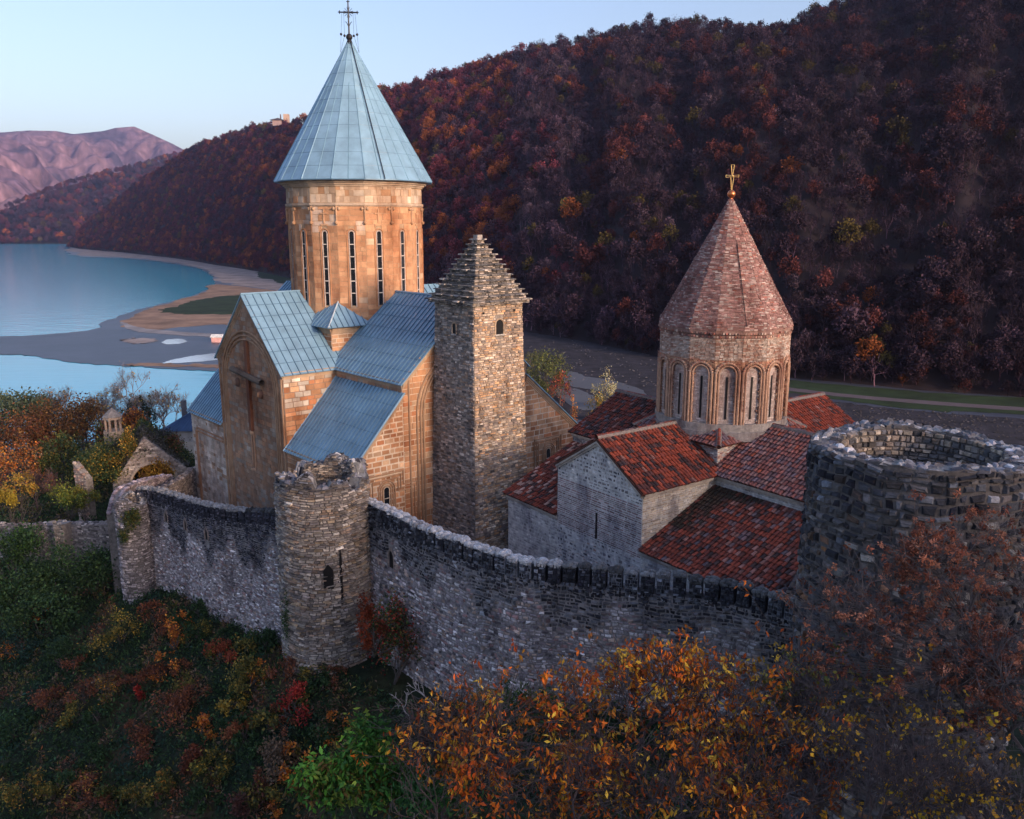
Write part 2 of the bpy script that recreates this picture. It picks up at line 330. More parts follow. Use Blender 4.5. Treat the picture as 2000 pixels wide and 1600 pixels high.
# cornices
co = MB(); CC = (.42, .31, .22)
def band(P, Q, N, h=.42, d=.16, drop=.12):             # stepped cornice from P to Q just under an eave
    P, Q = A.p(*P), A.p(*Q); N = nrm(N[0] * A.U + N[1] * A.V)
    for k, (z0, z1, dd) in enumerate(((0, .2, d), (.2, .34, d * .62), (.34, h + .08, d * .3))):
        co.box(P - Z * (drop + z1) - N * .05, Q - P, N * (dd + .05 + .003 * k), Z * (z1 - z0), CC)
    co.build('cornice', M_ash, church); co.__init__()
for (P, Q, N) in (((0, v1, hg), (u1, v1, hg), (0, -1)), ((u1, v1, hg), (u1, 0, hg), (-1, 0)), ((u2, v1, hg), (u2, 0, hg), (1, 0)), ((0, 0, he), (0, v1, he), (-1, 0)), ((0, v2, he), (0, v3, he), (-1, 0)),
                  ((0, vm, hr), (0, v1, hg), (-1, 0)), ((0, vm, hr), (0, v2, hg), (-1, 0)), ((0, 0, he), (u1, 0, hw), (0, -1)), ((u3, 0, he), (u2, 0, hw), (0, -1)), ((um, 0, hr), (u1, 0, hg), (0, -1)), ((um, 0, hr), (u2, 0, hg), (0, -1)),
                  ((q0, r0_, zb_ + .1), (q0, r0_ + 2.4, zb_ + .1), (-1, 0)), ((q0, r0_, zb_ + .1), (q0 + 2.4, r0_, zb_ + .1), (0, -1))): band(P, Q, N)
# mouldings of the cross front
mo = MB(); MC = (.36, .24, .16)
for k, (dd, rr) in enumerate(((.0, .10), (.32, .08), (.6, .08))):
    mold(mo, arch_pts(A.map(-.06, 0, 0, (0, 1, 0), (-1, 0, 0)), v1 + .75 + dd, v2 - .85 - dd, 0, 12.9 - .1 * k, 16, -.13 + .01 * k), rr, MC)
for v_ in (v1 + .2, v2 - .25): mold(mo, [A.p(-.05, v_, 0), A.p(-.05, v_, hg - .6)], .1, MC)
for v_ in (v3 - .9, v3 - 1.2): mold(mo, [A.p(-.05, v_, 0), A.p(-.05, v_, 7.2 - (v_ - v3 + .9)), A.p(-.05, v2 + .1, 7.2 - (v_ - v3 + .9))], .07, (.42, .25, .16))
for k, dd in enumerate((0, .3, .55)):
    mold(mo, arch_pts(A.map(0, -.06, 0, (1, 0, 0), (0, -1, 0)), u1 + 1.15 + dd, u2 - 1.15 - dd, 0, 12.2, 16, -.08), .09, MC)
mold(mo, [A.p(u1 + .5, -.05, 0), A.p(u1 + .5, -.05, hg)], .08, MC)
def stepped(uc, sg):                                   # stepped carved surround of the little windows
    for o in (0, .22, .44):
        f = A.map(0, -.05, 0, (1, 0, 0), (0, -1, 0)); S = np.array([uc - sg * (1.15 + o), uc - sg * (1.15 + o), uc + sg * (.95 + o), uc + sg * (.95 + o), uc + sg * (2.1 + o), uc + sg * (2.1 + o)])
        T = np.array([4.4, 7.9 + o, 7.9 + o, 6.9 + o, 6.9 + o, 4.4]); mold(mo, f(S, T, np.zeros(6)), .05, (.40, .25, .16))
    for o in (.12, .30, .46): mold(mo, arch_pts(A.map(0, -.05, 0, (1, 0, 0), (0, -1, 0)), uc - .22 - o, uc + .22 + o, 5.0, 7.15, 10), .055, (.44, .28, .18))
stepped(W1, 1); stepped(W2, 1)
cr = MB(); xc = 14.25
cr.box(A.p(0, xc + .22, 9.3), A.p(0, -.44, 0) - A.p(0, 0, 0), A.p(-.26, 0, 0) - A.p(0, 0, 0), Z * 7.1, (.20, .09, .055))
cr.build('relief_cross', M_ash, church, smooth=False)
cb = MB(); cb.tubes([A.p(-.3, xc + 2.55, 13.9)], [A.p(-.3, xc - 2.6, 13.45)], .24, .24, (.13, .11, .095), 8); cb.build('cross_arm', M_ash, church)
pl = MB()
for z0, z1 in ((6.3, 9.0),):
    for dv in (-.2, .2): pl.tubes([A.p(-.08, xc + dv, z0)], [A.p(-.08, xc + dv, z1)], .07, .07, (.40, .25, .17), 6)
pl.ball(A.p(-.1, xc, 9.15), (.22, .22, .28), (.4, .28, .2), 8, 6); pl.abox(A.p(-.12, xc, 6.2), (.4, .4, .22), (.38, .27, .2))
pl.build('pendant_carving', M_ash, church)
for (dv, dz) in ((2.1, -.75), (-1.9, -1.15)):
    b = MB(); b.ball(A.p(-.06, xc + dv, 13.6 + dz), (.3, .3, .38), (.18, .12, .1), 10, 6); b.ball(A.p(-.3, xc + dv, 13.6 + dz), (.12, .12, .2), (.3, .2, .14), 6, 5); b.build('carved_boss', M_ash, church)
for uc in (W1, W2):                                    # small arched windows
    f = A.map(0, 0, 0, (1, 0, 0), (0, -1, 0)); S, T = arch_face(uc - .2, uc + .2, 5.95, 7.15); b = MB(); b.poly(f(S, T, np.full(len(S), .012)), (1, 1, 1)); wd = b.build('window', M_glass, church)
    b = MB(); b.box(f(np.array(uc - .26), np.array(5.86), np.array(-.02)), nrm(A.U) * .52, -A.V * .12, Z * .1, (.5, .42, .36)); b.box(f(np.array(uc - .2), np.array(6.55), np.array(.014)), nrm(A.U) * .4, -A.V * .04, Z * .05, (.5, .45, .4)); b.build('sill', M_ash, wd)
# roofs
OV = .28; OE = .3
sl_ = (hr - hg) / ((v2 - v1) / 2); slu = (hr - hg) / ((u2 - u1) / 2)
rf = MB()
for (va, s) in ((v1, -1), (v2, 1)):
    e = va + s * OE; ze = hg - OE * sl_
    metal_roof(rf, A, [(-OV, e, ze), (um, e, ze), (um, vm, hr), (-OV, vm, hr)], (-OV, vm, hr))
    metal_roof(rf, A, [(um, e, ze), (u3 + OV, e, ze), (u3 + OV, vm, hr), (um, vm, hr)], (um, vm, hr))
rf.tubes([A.p(-OV, vm, hr + .02)], [A.p(um, vm, hr + .02)], .09, .09, BLUE, 6)
rf.build('gable_roof', M_blue, church)
rf = MB()
for (ua, s) in ((u1, -1), (u2, 1)):
    e = ua + s * OE; ze = hg - OE * slu
    metal_roof(rf, A, [(e, -OV, ze), (e, vm, ze), (um, vm, hr), (um, -OV, hr)], (um, -OV, hr), sp=.5)
    metal_roof(rf, A, [(e, vm, ze), (e, v3 + OV, ze), (um, v3 + OV, hr), (um, vm, hr)], (um, vm, hr), sp=.5)
rf.tubes([A.p(um, -OV, hr + .02)], [A.p(um, vm, hr + .02)], .09, .09, BLUE, 6)
rf.build('gable_roof', M_blue, church)
slw = (hw - he) / u1; slw2 = (hw - he) / (u3 - u2)
for (va, vb) in ((-OV, v1 - .003), (v2 + .003, v3 + OV)):
    rf = MB(); metal_roof(rf, A, [(-OE, va, he - OE * slw), (-OE, vb, he - OE * slw), (u1 - .003, vb, hw), (u1 - .003, va, hw)], (u1, va, hw), sp=.46)
    for vv in (va, vb): rf.tubes([A.p(-OE, vv, he - OE * slw)], [A.p(u1, vv, hw)], .06, .06, BLUE, 5)
    rf.build('wing_roof', M_blue, church)
    rf = MB(); metal_roof(rf, A, [(u3 + OE, va, he - OE * slw2), (u3 + OE, vb, he - OE * slw2), (u2 + .003, vb, hw), (u2 + .003, va, hw)], (u2, va, hw), sp=.46)
    rf.build('wing_roof', M_blue, church)
rf = MB(); zt = zb_ + 3.0; o = .62; HU, HV = (q1 - q0) / 2 + o, (r1_ - r0_) / 2 + o                    # skirt roof of the upstand block
cs = [(um - HU, vm - HV), (um + HU, vm - HV), (um + HU, vm + HV), (um - HU, vm + HV)]
for i in range(4):
    a, b = cs[i], cs[(i + 1) % 4]; metal_roof(rf, A, [(*a, zb_ + .05), (*b, zb_ + .05), (um, vm, zb_ + 5.6)], (um, vm, zb_ + 5.6), sp=.5, cross=9)
rf.tubes([A.p(cs[0][0], cs[0][1], zb_ + .05)], [A.p(um, vm, zb_ + 5.6)], .06, .06, (.5, .6, .66), 5)
rf.build('corner_roof', M_blue, church)
# drum
C0 = A.p(um, vm, 0); DAZ = 174.1; RD = 5.46; ap = RD * math.cos(math.pi / 16)
def facet(az, rad, C=C0):
    a = R(az); N = np.array([math.sin(a), math.cos(a), 0]); E = np.array([-math.cos(a), math.sin(a), 0]); return pmap(np.array([C[0], C[1], 0]) + N * rad, E, N), E, N
dw = MB(); hwid = RD * math.sin(math.pi / 16); az_ = [DAZ + 22.5 * i for i in range(16)]
ring = lambda r, z, n=16, a0=DAZ + 11.25, C=C0: [np.array([C[0] + r * math.sin(R(a0 + 360 / n * i)), C[1] + r * math.cos(R(a0 + 360 / n * i)), z]) for i in range(n)]
dw.prism(ring(RD, 15)[::-1], Z * 13.2, (.42, .3, .2))
vnz = lambda q: np.sin(q * 2.3) + np.sin(q * 5.1 + 1)
for i_, az in enumerate(az_):
    f, E, N = facet(az, ap); r = rects([(-hwid, 15.5), (hwid, 15.5), (hwid, 26.5), (-hwid, 26.5)], .42, .8, .014, hv=.25, wv=.4, holes=[(-.24, .24, 18.8, 24.9)])
    c = pal(len(r), [(.50, .275, .155), (.47, .255, .145), (.53, .31, .18), (.43, .22, .125), (.54, .38, .26)], [6, 5, 3, 1, .4], .08)
    if i_ in (0, 1, 2): k = (r[:, 2] > 25.0 - 1.6 * rng.random(len(r))) & (vnz(r[:, 0] * 3 + i_ * 7) > .1); c[k] = c[k] * .45 + np.array([.62, .56, .5]) * .55
    stones(dw, r, f, .022, c, bev=.03, jit=.015, tilt=.4)
    r = rects([(-hwid, 26.7), (hwid, 26.7), (hwid, 27.9), (-hwid, 27.9)], .5, .5, .014); c = pal(len(r), [(.47, .36, .27), (.52, .43, .35), (.42, .25, .15), (.42, .31, .23)], [4, 2, 2, 3], .1); stones(dw, r, f, .03, c, bev=.03, jit=.015)
def rings(mb, C, prof, n, a0, col):                    # a turned moulding with n flat sides
    for (r, z0, z1) in prof: mb.prism(ring(r, z0, n, a0, C)[::-1], Z * (z1 - z0), col)
dw.build('drum_wall', M_ash, church)
dc = MB(); rings(dc, C0, [(RD + .16, 26.5, 26.68), (RD + .08, 26.42, 26.5), (RD + .12, 27.9, 28.02), (RD + .26, 28.02, 28.16), (RD + .42, 28.16, 28.3), (RD + .58, 28.3, 28.42)], 16, DAZ + 11.25, (.46, .36, .28)); dc.build('drum_cornice', M_ash, church)
for i, az in enumerate(az_):
    f, E, N = facet(az, ap)
    S, T = arch_face(-.16, .16, 18.9, 24.4); b = MB(); b.poly(f(S, T, np.full(len(S), .006)), (1, 1, 1)); wd = b.build('window', M_glass, church)
    b = MB(); b.line(arch_pts(lambda s, t, d: f(s, t, d + .03), -.2, .2, 18.8, 24.4, 8), .045, (.5, .42, .38), 5); b.line(arch_pts(lambda s, t, d: f(s, t, d + .03), -.34, .34, 18.8, 24.4, 8), .05, (.46, .24, .13), 5)
    for k in range(1, 6): b.box(f(np.array(-.16), np.array(18.9 + k * .93), np.array(.01)), E * .32, N * .03, Z * .07, (.5, .48, .46))
    b.build('window_frame', M_ash, wd)
    a2 = R(az + 11.25); Q = np.array([C0[0] + RD * math.sin(a2), C0[1] + RD * math.cos(a2), 0]); N2 = np.array([math.sin(a2), math.cos(a2), 0]); E2 = np.array([-N2[1], N2[0], 0])
    b = MB(); b.tubes([Q + N2 * .05 + Z * 25.25], [Q + N2 * .05 + Z * 26.45], .07, .09, (.44, .28, .18), 6); b.ball(Q + N2 * .08 + Z * 25.2, .15, (.42, .26, .16), 8, 6)
    for s_ in (-.2, .2): b.ball(Q + N2 * .03 + E2 * s_ + Z * 26.25, (.12, .12, .14), (.44, .3, .2), 8, 5)
    b.build('drop_ornament', M_ash, church)
    if i in (1, 15, 13, 3):
        b = MB(); b.box(f(np.array(-.05), np.array(25.15), np.array(0)), E * .1, N * .08, Z * 1.1, (.5, .3, .18)); b.box(f(np.array(-.32), np.array(25.85), np.array(.002)), E * .64, N * .08, Z * .1, (.5, .3, .18)); b.box(f(np.array(-.3), np.array(24.98), np.array(0)), E * .6, N * .07, Z * .12, (.5, .3, .18)); b.build('relief_cross', M_ash, church)
# cone roof
RC, ZC, ZA = 6.38, 28.42, 39.45; cn = MB()
base = ring(RC, ZC); apx = np.array([C0[0], C0[1], ZA])
for i in range(16): cn.poly([base[i], base[(i - 1) % 16], apx], BLUE)
cn.prism(ring(RC, ZC - .07)[::-1], Z * .069, BLUE2)
for i in range(16):
    P = base[i]; d = apx - P; cn.tubes([P], [P + d * .985], .05, .022, (.17, .31, .42), 5)
    M = (base[i] + base[(i - 1) % 16]) / 2; d = apx - M; cn.tubes([M], [M + d * .67], .035, .03, (.13, .26, .36), 4)
t = .09
while t < .93:
    rr = [b + (apx - b) * t for b in base]; cn.tubes(rr, rr[1:] + rr[:1], .016, .016, BLUE2, 3); t += .093
cn.build('cone_roof', M_blue, church)
lc = MB(); a = R(149); lc.line([C0 * [1, 1, 0] + Z * (ZC + (ZA - ZC) * q) + np.array([math.sin(a), math.cos(a), 0]) * (RC * (1 - q) * .985 + .1) for q in np.linspace(0, .97, 14)], .035, (.03, .03, .035), 5); lc.build('lightning_cable', M_iron, church)
fin = MB(); fin.ball(apx + Z * .05, (.26, .26, .26), (.3, .3, .3), 10, 8); fin.tubes([apx - Z * .5], [apx - Z * .1], .3, .14, (.3, .3, .3), 8); fo = fin.build('finial_ball', M_iron, church)
xx = MB(); E = np.array([1, .1, 0]); b0 = apx + Z * .2; H = 2.45
xx.tubes([b0], [b0 + Z * H], .07, .05, (1, 1, 1), 6); zc = b0 + Z * (H * .68); xx.tubes([zc - E * .68], [zc + E * .68], .055, .055, (1, 1, 1), 6)
for q in (zc - E * .68, zc + E * .68, b0 + Z * H): xx.tubes([q - Z * .12, q - E * .12], [q + Z * .12, q + E * .12], .04, .04, (1, 1, 1), 5)
for k in range(12):
    a = 2 * math.pi * (k + .5) / 12; dd = E * math.cos(a) + Z * math.sin(a); xx.tubes([zc + dd * .1], [zc + dd * .4], .022, .018, (1, 1, 1), 4)
for s_ in (-1, 1): xx.line([b0 + Z * .55, b0 + Z * .85 + E * .12 * s_, b0 + Z * 1.0 + E * .24 * s_], .025, (1, 1, 1), 4)
for s_ in (-1, 1):
    for (ex, bx, bz) in ((.5, .62, .05), (.36, .36, -.05)):
        a_ = zc + E * ex * s_; b_ = b0 + E * bx * s_ + Z * bz; xx.tubes([a_, b_], [b_, apx - Z * 1.1 + E * .72 * s_], .012, .012, (1, 1, 1), 3); xx.ball(b_, .1, (1, 1, 1), 8, 6)
xx.build('cross', M_iron, church)
# ================================================================ square watchtower
T = Fr(48.548, -2.829, 62.843, .88)
tower = thing('watchtower', 'square rubble watchtower with stepped slate pyramid roof beside the sandstone church', 'tower', T.p(2.3, 2.3, 0))
ts, tz = 4.8, 19.15; b = MB(); bat = .45
def tpt(s, t, z, d=0): k = bat * (1 - z / tz); return T.p(s, t, z)
lo = [(-bat, -bat), (ts + bat, -bat), (ts + bat, ts + bat), (-bat, ts + bat)]; hi = [(0, 0), (ts, 0), (ts, ts), (0, ts)]
LO = [T.p(*q, -1) for q in lo]; HI = [T.p(*q, tz) for q in hi]
b.add(LO + HI, [[i, (i + 1) % 4, 4 + (i + 1) % 4, 4 + i] for i in range(4)], (.25, .22, .2)); b.poly(HI, (.2, .2, .2))
for i in range(4):
    a0, a1, h0, h1 = LO[i], LO[(i + 1) % 4], HI[i], HI[(i + 1) % 4]; Tt = ((h0 + h1) / 2 - (a0 + a1) / 2); L = np.linalg.norm(Tt); Tt = Tt / L; E = nrm(a1 - a0); N = nrm(np.cross(E, Tt)); W = np.linalg.norm(a1 - a0); wt = np.linalg.norm(h1 - h0); e = (W - wt) / 2
    f = pmap(a0, E, N, Tt); hol = [(2.41 * .88 + e - .36, 2.41 * .88 + e + .36, 15.5, 16.95)] if i == 0 else [(W / 2 - .2, W / 2 + .3, 15.7, 16.6)] if i == 3 else []
    r = rects([(0, 0), (W, 0), (W - e, L), (e, L)], .15, .34, .03, hv=.4, wv=.5, holes=hol); g_ = r[:, 2] / L
    c = pal(len(r), TOWR if i == 0 else [(.34, .29, .26), (.24, .21, .2), (.4, .36, .33), (.16, .15, .15), (.3, .22, .17)], None, .28)  # sunlit face painted paler and warmer, the shaded faces darker
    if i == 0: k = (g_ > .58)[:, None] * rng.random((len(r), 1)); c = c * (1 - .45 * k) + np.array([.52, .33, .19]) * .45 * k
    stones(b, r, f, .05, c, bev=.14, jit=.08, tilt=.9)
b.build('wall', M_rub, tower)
for (i, s0, t0, t1, hwd) in ((0, 2.41, 16.86, 18.0, .36), (3, 2.27, 16.88, 17.7, .2)):
    f = T.map(0, 0, 0, (1, 0, 0), (0, -1, 0)) if i == 0 else T.map(0, 0, 0, (0, 1, 0), (-1, 0, 0)); fd = .09
    S, TT = arch_face(s0 - hwd, s0 + hwd, t0, t1 - hwd); b = MB(); b.poly(f(S, TT, np.full(len(S), fd)), (1, 1, 1)); wd = b.build('window', M_dark, tower)
    b = MB(); b.line(arch_pts(lambda s, t, d: f(s, t, d + .1), s0 - hwd - .06, s0 + hwd + .06, t0, t1 - hwd, 8), .06, (.48, .36, .26), 5); b.line(f(np.array([s0 - hwd - .1, s0 + hwd + .1]), np.array([t0 - .05] * 2), np.full(2, .12)), .07, (.42, .4, .38), 5); b.build('sill', M_rub, wd)
for (s0, t0) in ((.85, 18.56), (3.93, 18.6), (.85, 15.56)):
    f = T.map(0, 0, 0, (1, 0, 0), (0, -1, 0)); b = MB(); q = .1 if t0 > 16 else .28; S = np.array([s0 - q, s0 + q, s0 + q, s0 - q]); TT = np.array([t0 - q, t0 - q, t0 + q, t0 + q])
    b.poly(f(S, TT, np.full(4, .1)), (.17, .16, .17)); b.build('putlog_hole' if q < .2 else 'stone_panel', M_dark if q < .2 else M_rub, tower)
sr = MB(); nt_ = 13; H = 24.05 - tz; cu = ts / 2
for k in range(nt_):
    z0 = tz + H * k / nt_; hh = H / nt_; half = (cu + .28) * (1 - k / nt_) ** 1.02 + .17; f = 1
    a_, c_ = cu - half + .2, cu + half - .2
    sr.prism([T.p(a_, a_, z0), T.p(c_, a_, z0), T.p(c_, c_, z0), T.p(a_, c_, z0)], Z * hh * .88, (.13, .12, .12))
    for i in range(4):
        o_, E, N = [((cu - half, cu - half), (1, 0, 0), (0, -1, 0)), ((cu - half, cu + half), (0, -1, 0), (-1, 0, 0)), ((cu + half, cu + half), (-1, 0, 0), (0, 1, 0)), ((cu + half, cu - half), (0, 1, 0), (1, 0, 0))][i]
        f = T.map(o_[0], o_[1], 0, E, N)
        r = rects([(0, z0), (2 * half, z0), (2 * half, z0 + hh * .62), (0, z0 + hh * .62)], hh * .3, .42, .03, hv=.3); c = pal(len(r), [(.30, .25, .22), (.2, .18, .17), (.38, .32, .27), (.13, .12, .12)], None, .3); stones(sr, r, f, -.04, c, bev=.1, jit=.1, tilt=1, back=-.3)
        r = rects([(-.1, z0 + hh * .62), (2 * half + .1, z0 + hh * .62), (2 * half + .1, z0 + hh * .95), (-.1, z0 + hh * .95)], hh * .33, .5, .02, hv=.05); c = pal(len(r), [(.15, .15, .16), (.24, .22, .21), (.34, .3, .27), (.10, .10, .11)], None, .3); stones(sr, r, f, .11, c, bev=.1, jit=.12, tilt=1.1, back=-.35)
sr.box(T.p(cu - .25, cu - .25, 23.9), T.map(0, 0, 0, (1, 0, 0), (0, 1, 0))(np.array(.5), np.array(0), np.array(0)) - T.p(0, 0, 0), T.V * .45, Z * .35, (.3, .27, .25))
sr.build('slate_roof', M_slate, tower)
# ================================================================ brick church
B = Fr(53.805, 13.233, 39.743, .93)
a1, a2, a3, b1, b2, b3, e2, w2, g2, r2 = 9.435, 17.274, 22.88, 6.46, 15.892, 22.35, 6.317, 9.07, 9.843, 12.251
am, bm = (a1 + a2) / 2, (b1 + b2) / 2; a4, b4 = 23.7, 23.2
ch2 = thing('brick_church', 'brick church with red clay tile roofs and conical brick drum spire', 'church', B.p(bm, am, 0))
wl = MB(); PM = (.56, .55, .55); RT = .16
for (prof, ax, ext) in ((gable(a1, a2, g2 - RT, r2 - RT, am), 0, b4 - .3), (gable(b1, b2, g2 - RT, r2 - RT, bm), 1, a4 - .3)):
    if ax == 0: wl.prism([B.p(0, s, t) for s, t in prof][::-1], B.p(ext, 0, 0) - B.p(0, 0, 0), PM)
    else: wl.prism([B.p(s, 0, t) for s, t in prof], B.p(0, ext, 0) - B.p(0, 0, 0), PM)
for (ua, ub, za, zb) in ((0, b1 + .1, e2 - RT, w2 - RT), (b2 - .1, b3, w2 - RT, e2 - RT)):
    for (va, vb) in ((.004, a1 + .2), (a2 - .2, a3 - .004)):
        wl.prism([B.p(ua + .004, va, -1), B.p(ub, va, -1), B.p(ub, va, zb), B.p(ua + .004, va, za)], B.p(0, vb - va, 0) - B.p(0, 0, 0), PM)
fW = B.map(0, 0, 0, (0, 1, 0), (-1, 0, 0)); G3 = gable(a1, a2, g2 - RT, r2 - RT, am)
def put(f, poly, cols, wts=None, h=.3, w_=.6, gap=.03, prot=.035, holes=(), vj=.2, hv=.3, bev=.1, jit=.08, tilt=.7):
    r = rects(poly, h, w_, gap, hv=hv, holes=holes); c = pal(len(r), cols, wts, vj); stones(wl, r, f, prot, c, bev=bev, jit=jit, tilt=tilt)
def cutp(poly, lo, hi):                                # clip a polygon between two heights
    q = []
    for t in (lo, hi):
        s = spans(poly, min(t, max(p[1] for p in poly) - .02)); q.append((s[0][0], s[-1][1], min(t, max(p[1] for p in poly) - .02)))
    pts = [(q[0][0], q[0][2]), (q[0][1], q[0][2])] + sorted([p for p in poly if lo < p[1] < hi and p[0] > am], key=lambda p: p[1]) + [(q[1][1], q[1][2]), (q[1][0], q[1][2])] + sorted([p for p in poly if lo < p[1] < hi and p[0] <= am], key=lambda p: -p[1])
    return pts
SL = [(13.4 - .09, 13.4 + .09, 5.6, 7.4)]
put(fW, cutp(G3, -1, 5.6), [(.52, .51, .52), (.30, .29, .31), (.17, .165, .19), (.09, .09, .11), (.30, .22, .20)], [5, 3, 3, 2, 1], .24, .34, .085, .03, SL, vj=.2, bev=.3, jit=.2)
put(fW, cutp(G3, 5.6, 8.9), [(.28, .18, .18), (.24, .16, .17), (.42, .34, .34), (.20, .12, .12)], [4, 3, 3, 2], .13, .42, .06, .022, SL, vj=.14)
put(fW, cutp(G3, 8.9, r2 - RT), [(.48, .46, .44), (.30, .28, .27), (.18, .17, .18), (.08, .08, .095), (.52, .50, .48)], [5, 3, 2.5, 2, 3], .24, .3, .08, .03, vj=.22, bev=.3, jit=.2)
put(fW, [(a2, -1), (a3, -1), (a3, e2 - .25), (a2, e2 - .25)], [(.50, .49, .48), (.44, .43, .44), (.56, .55, .53), (.36, .35, .36)], None, .2, .35, .03, .015, vj=.15, bev=.2)
put(fW, [(0, -1), (a1, -1), (a1, e2 - .25), (0, e2 - .25)], [(.48, .47, .46), (.44, .44, .46), (.54, .53, .5)], None, .22, .35, .03, .015, vj=.15, bev=.2)
put(B.map(0, a1, 0, (1, 0, 0), (0, -1, 0)), [(0, e2 - .3), (b1, w2 - .3), (b1, g2 - .2), (0, g2 - .2)], [(.52, .45, .35), (.56, .50, .42), (.46, .38, .30), (.50, .47, .42)], None, .12, .34, .025, .025, vj=.13)
put(B.map(b1, 0, 0, (0, 1, 0), (-1, 0, 0)), [(0, w2 - .3), (a1, w2 - .3), (a1, g2 - .2), (0, g2 - .2)], [(.46, .45, .46), (.40, .38, .38), (.5, .48, .46)], None, .13, .34, .025, .025, vj=.15)
put(B.map(0, 0, 0, (1, 0, 0), (0, -1, 0)), [(0, -1), (b1, -1), (b1, w2 - .4), (0, e2 - .3)], PALE, None, .2, .36)
put(B.map(b1, a4 - .3, 0, (1, 0, 0), (0, 1, 0)), [(0, 5), (b2 - b1, 5), (b2 - b1, g2 - .2), (0, g2 - .2)], PALE, None, .2, .36)
put(B.map(b1, 0, 0, (0, 1, 0), (-1, 0, 0)), [(a2, 5), (a4 - .3, 5), (a4 - .3, g2 - .2), (a2, g2 - .2)], [(.36, .36, .38), (.3, .3, .32)], None, .2, .36)
put(B.map(0, 0, 0, (1, 0, 0), (0, -1, 0)), [(b1, -1), (b2, -1), (b2, g2 - RT), (bm, r2 - RT), (b1, g2 - RT)], PALE, None, .2, .36)
put(B.map(0, 0, 0, (1, 0, 0), (0, -1, 0)), [(b2, -1), (b3, -1), (b3, e2 - .3), (b2, w2 - .4)], PALE, None, .2, .36)
put(B.map(b4 - .3, 0, 0, (0, 1, 0), (1, 0, 0)), [(a1, 4), (a2, 4), (a2, g2 - .2), (a1, g2 - .2)], PALE, None, .2, .36)
# block under the drum
q0, q1, s0_, s1_ = b1 + .5, b2 - .5, a1 + .42, a2 - .42; zb2 = 11.3
wl.prism([B.p(q0, s0_, 8), B.p(q1, s0_, 8), B.p(q1, s1_, 8), B.p(q0, s1_, 8)], B.p(0, 0, zb2) - B.p(0, 0, 8), PM)
put(B.map(q0, s0_, 0, (1, 0, 0), (0, -1, 0)), [(0, 9.4), (2.4, 9.4), (2.4, zb2), (0, zb2)], BRK + PALE, None, .085, .28, .02, .02)
put(B.map(q0, s0_, 0, (0, 1, 0), (-1, 0, 0)), [(0, 9.4), (2.4, 9.4), (2.4, zb2), (0, zb2)], BRK + PALE, None, .085, .28, .02, .02)
wl.build('wall', M_pale, ch2)
b = MB(); f = fW; b.box(f(np.array(13.31), np.array(5.62), np.array(-.01)), B.V * .17, -B.U * .03, Z * 1.62, (1, 1, 1)); b.build('slit_window', M_dark, ch2)
ev = MB()
def eaves(P, Q, N, drop=.2):
    P, Q = B.p(*P), B.p(*Q); N = nrm(N[0] * B.U + N[1] * B.V)
    for k, (z0, z1, dd) in enumerate(((0, .12, .2), (.12, .26, .1))): ev.box(P - Z * (drop + z1) - N * .05, Q - P, N * (dd + .05 + .003 * k), Z * (z1 - z0), (.42, .38, .34))
    ev.build('cornice', M_pale, ch2); ev.__init__()
for (P, Q, N) in (((0, a1, g2), (b1, a1, g2), (0, -1)), ((b1, a1, g2), (b1, 0, g2), (-1, 0)), ((0, 0, e2), (0, a1, e2), (-1, 0)), ((0, a2, e2), (0, a3, e2), (-1, 0)), ((b1, a2, g2), (b1, a4 - .3, g2), (-1, 0)),
                  ((0, am, r2), (0, a1, g2), (-1, 0)), ((0, am, r2), (0, a2, g2), (-1, 0)), ((b4 - .3, am, r2), (b4 - .3, a1, g2), (1, 0))): eaves(P, Q, N)
OV, OE = .22, .25; sa = (r2 - g2) / ((a2 - a1) / 2); sb = (r2 - g2) / ((b2 - b1) / 2)
BR = [(.32, .066, .034), (.27, .058, .032), (.22, .053, .034), (.12, .045, .038), (.06, .036, .036), (.26, .12, .095)]
for k, (va, s) in enumerate(((a1, -1), (a2, 1))):
    e = va + s * OE; ze = g2 - OE * sa; rf = MB()
    tile_roof(rf, B, [(-OV, e, ze), (bm, e, ze), (bm, am, r2), (-OV, am, r2)], (-OV, am, r2), cols=BR if k == 0 else TILES, wts=[6, 5, 4, 4, 4, 1] if k == 0 else TILEW)
    tile_roof(rf, B, [(bm, e, ze), (b4, e, ze), (b4, am, r2), (bm, am, r2)], (bm, am, r2), cols=BR, wts=[6, 6, 3, 2, 1, 1])
    if k == 0: ridge_tiles(rf, B.p(-OV, am, r2 + .06), B.p(b4, am, r2 + .06))
    rf.build('gable_roof', M_tile, ch2)
MUT = [(.26, .095, .08), (.21, .08, .072), (.24, .13, .12), (.14, .08, .088), (.17, .12, .14), (.29, .075, .045)]
for k, (ua, s) in enumerate(((b1, -1), (b2, 1))):
    e = ua + s * OE; ze = g2 - OE * sb; rf = MB()
    tile_roof(rf, B, [(e, -OV, ze), (e, am, ze), (bm, am, r2), (bm, -OV, r2)], (bm, -OV, r2), cols=MUT, wts=[5, 4, 4, 3, 3, 1])
    tile_roof(rf, B, [(e, am, ze), (e, a4, ze), (bm, a4, r2), (bm, am, r2)], (bm, am, r2), wts=[3, 4, 4, 4, 5, 1, 1, 1])
    if k == 0: ridge_tiles(rf, B.p(bm, -OV, r2 + .06), B.p(bm, a4, r2 + .06), col=MUT, wts=[1] * 6)
    rf.build('gable_roof', M_tile, ch2)
s2 = (w2 - e2) / b1; corner = B.p(b1, a1, w2)
def moss(w_):
    d = w_ - corner; u = d @ B.U; v = d @ B.V; k = np.exp(-((v + .6) / 1.1) ** 2) * (u > -4.2) + np.exp(-((u + .5) / .7) ** 2) * (v > -3.5)
    return np.clip(k * rng.uniform(.3, 1.5, len(u)), 0, .95)
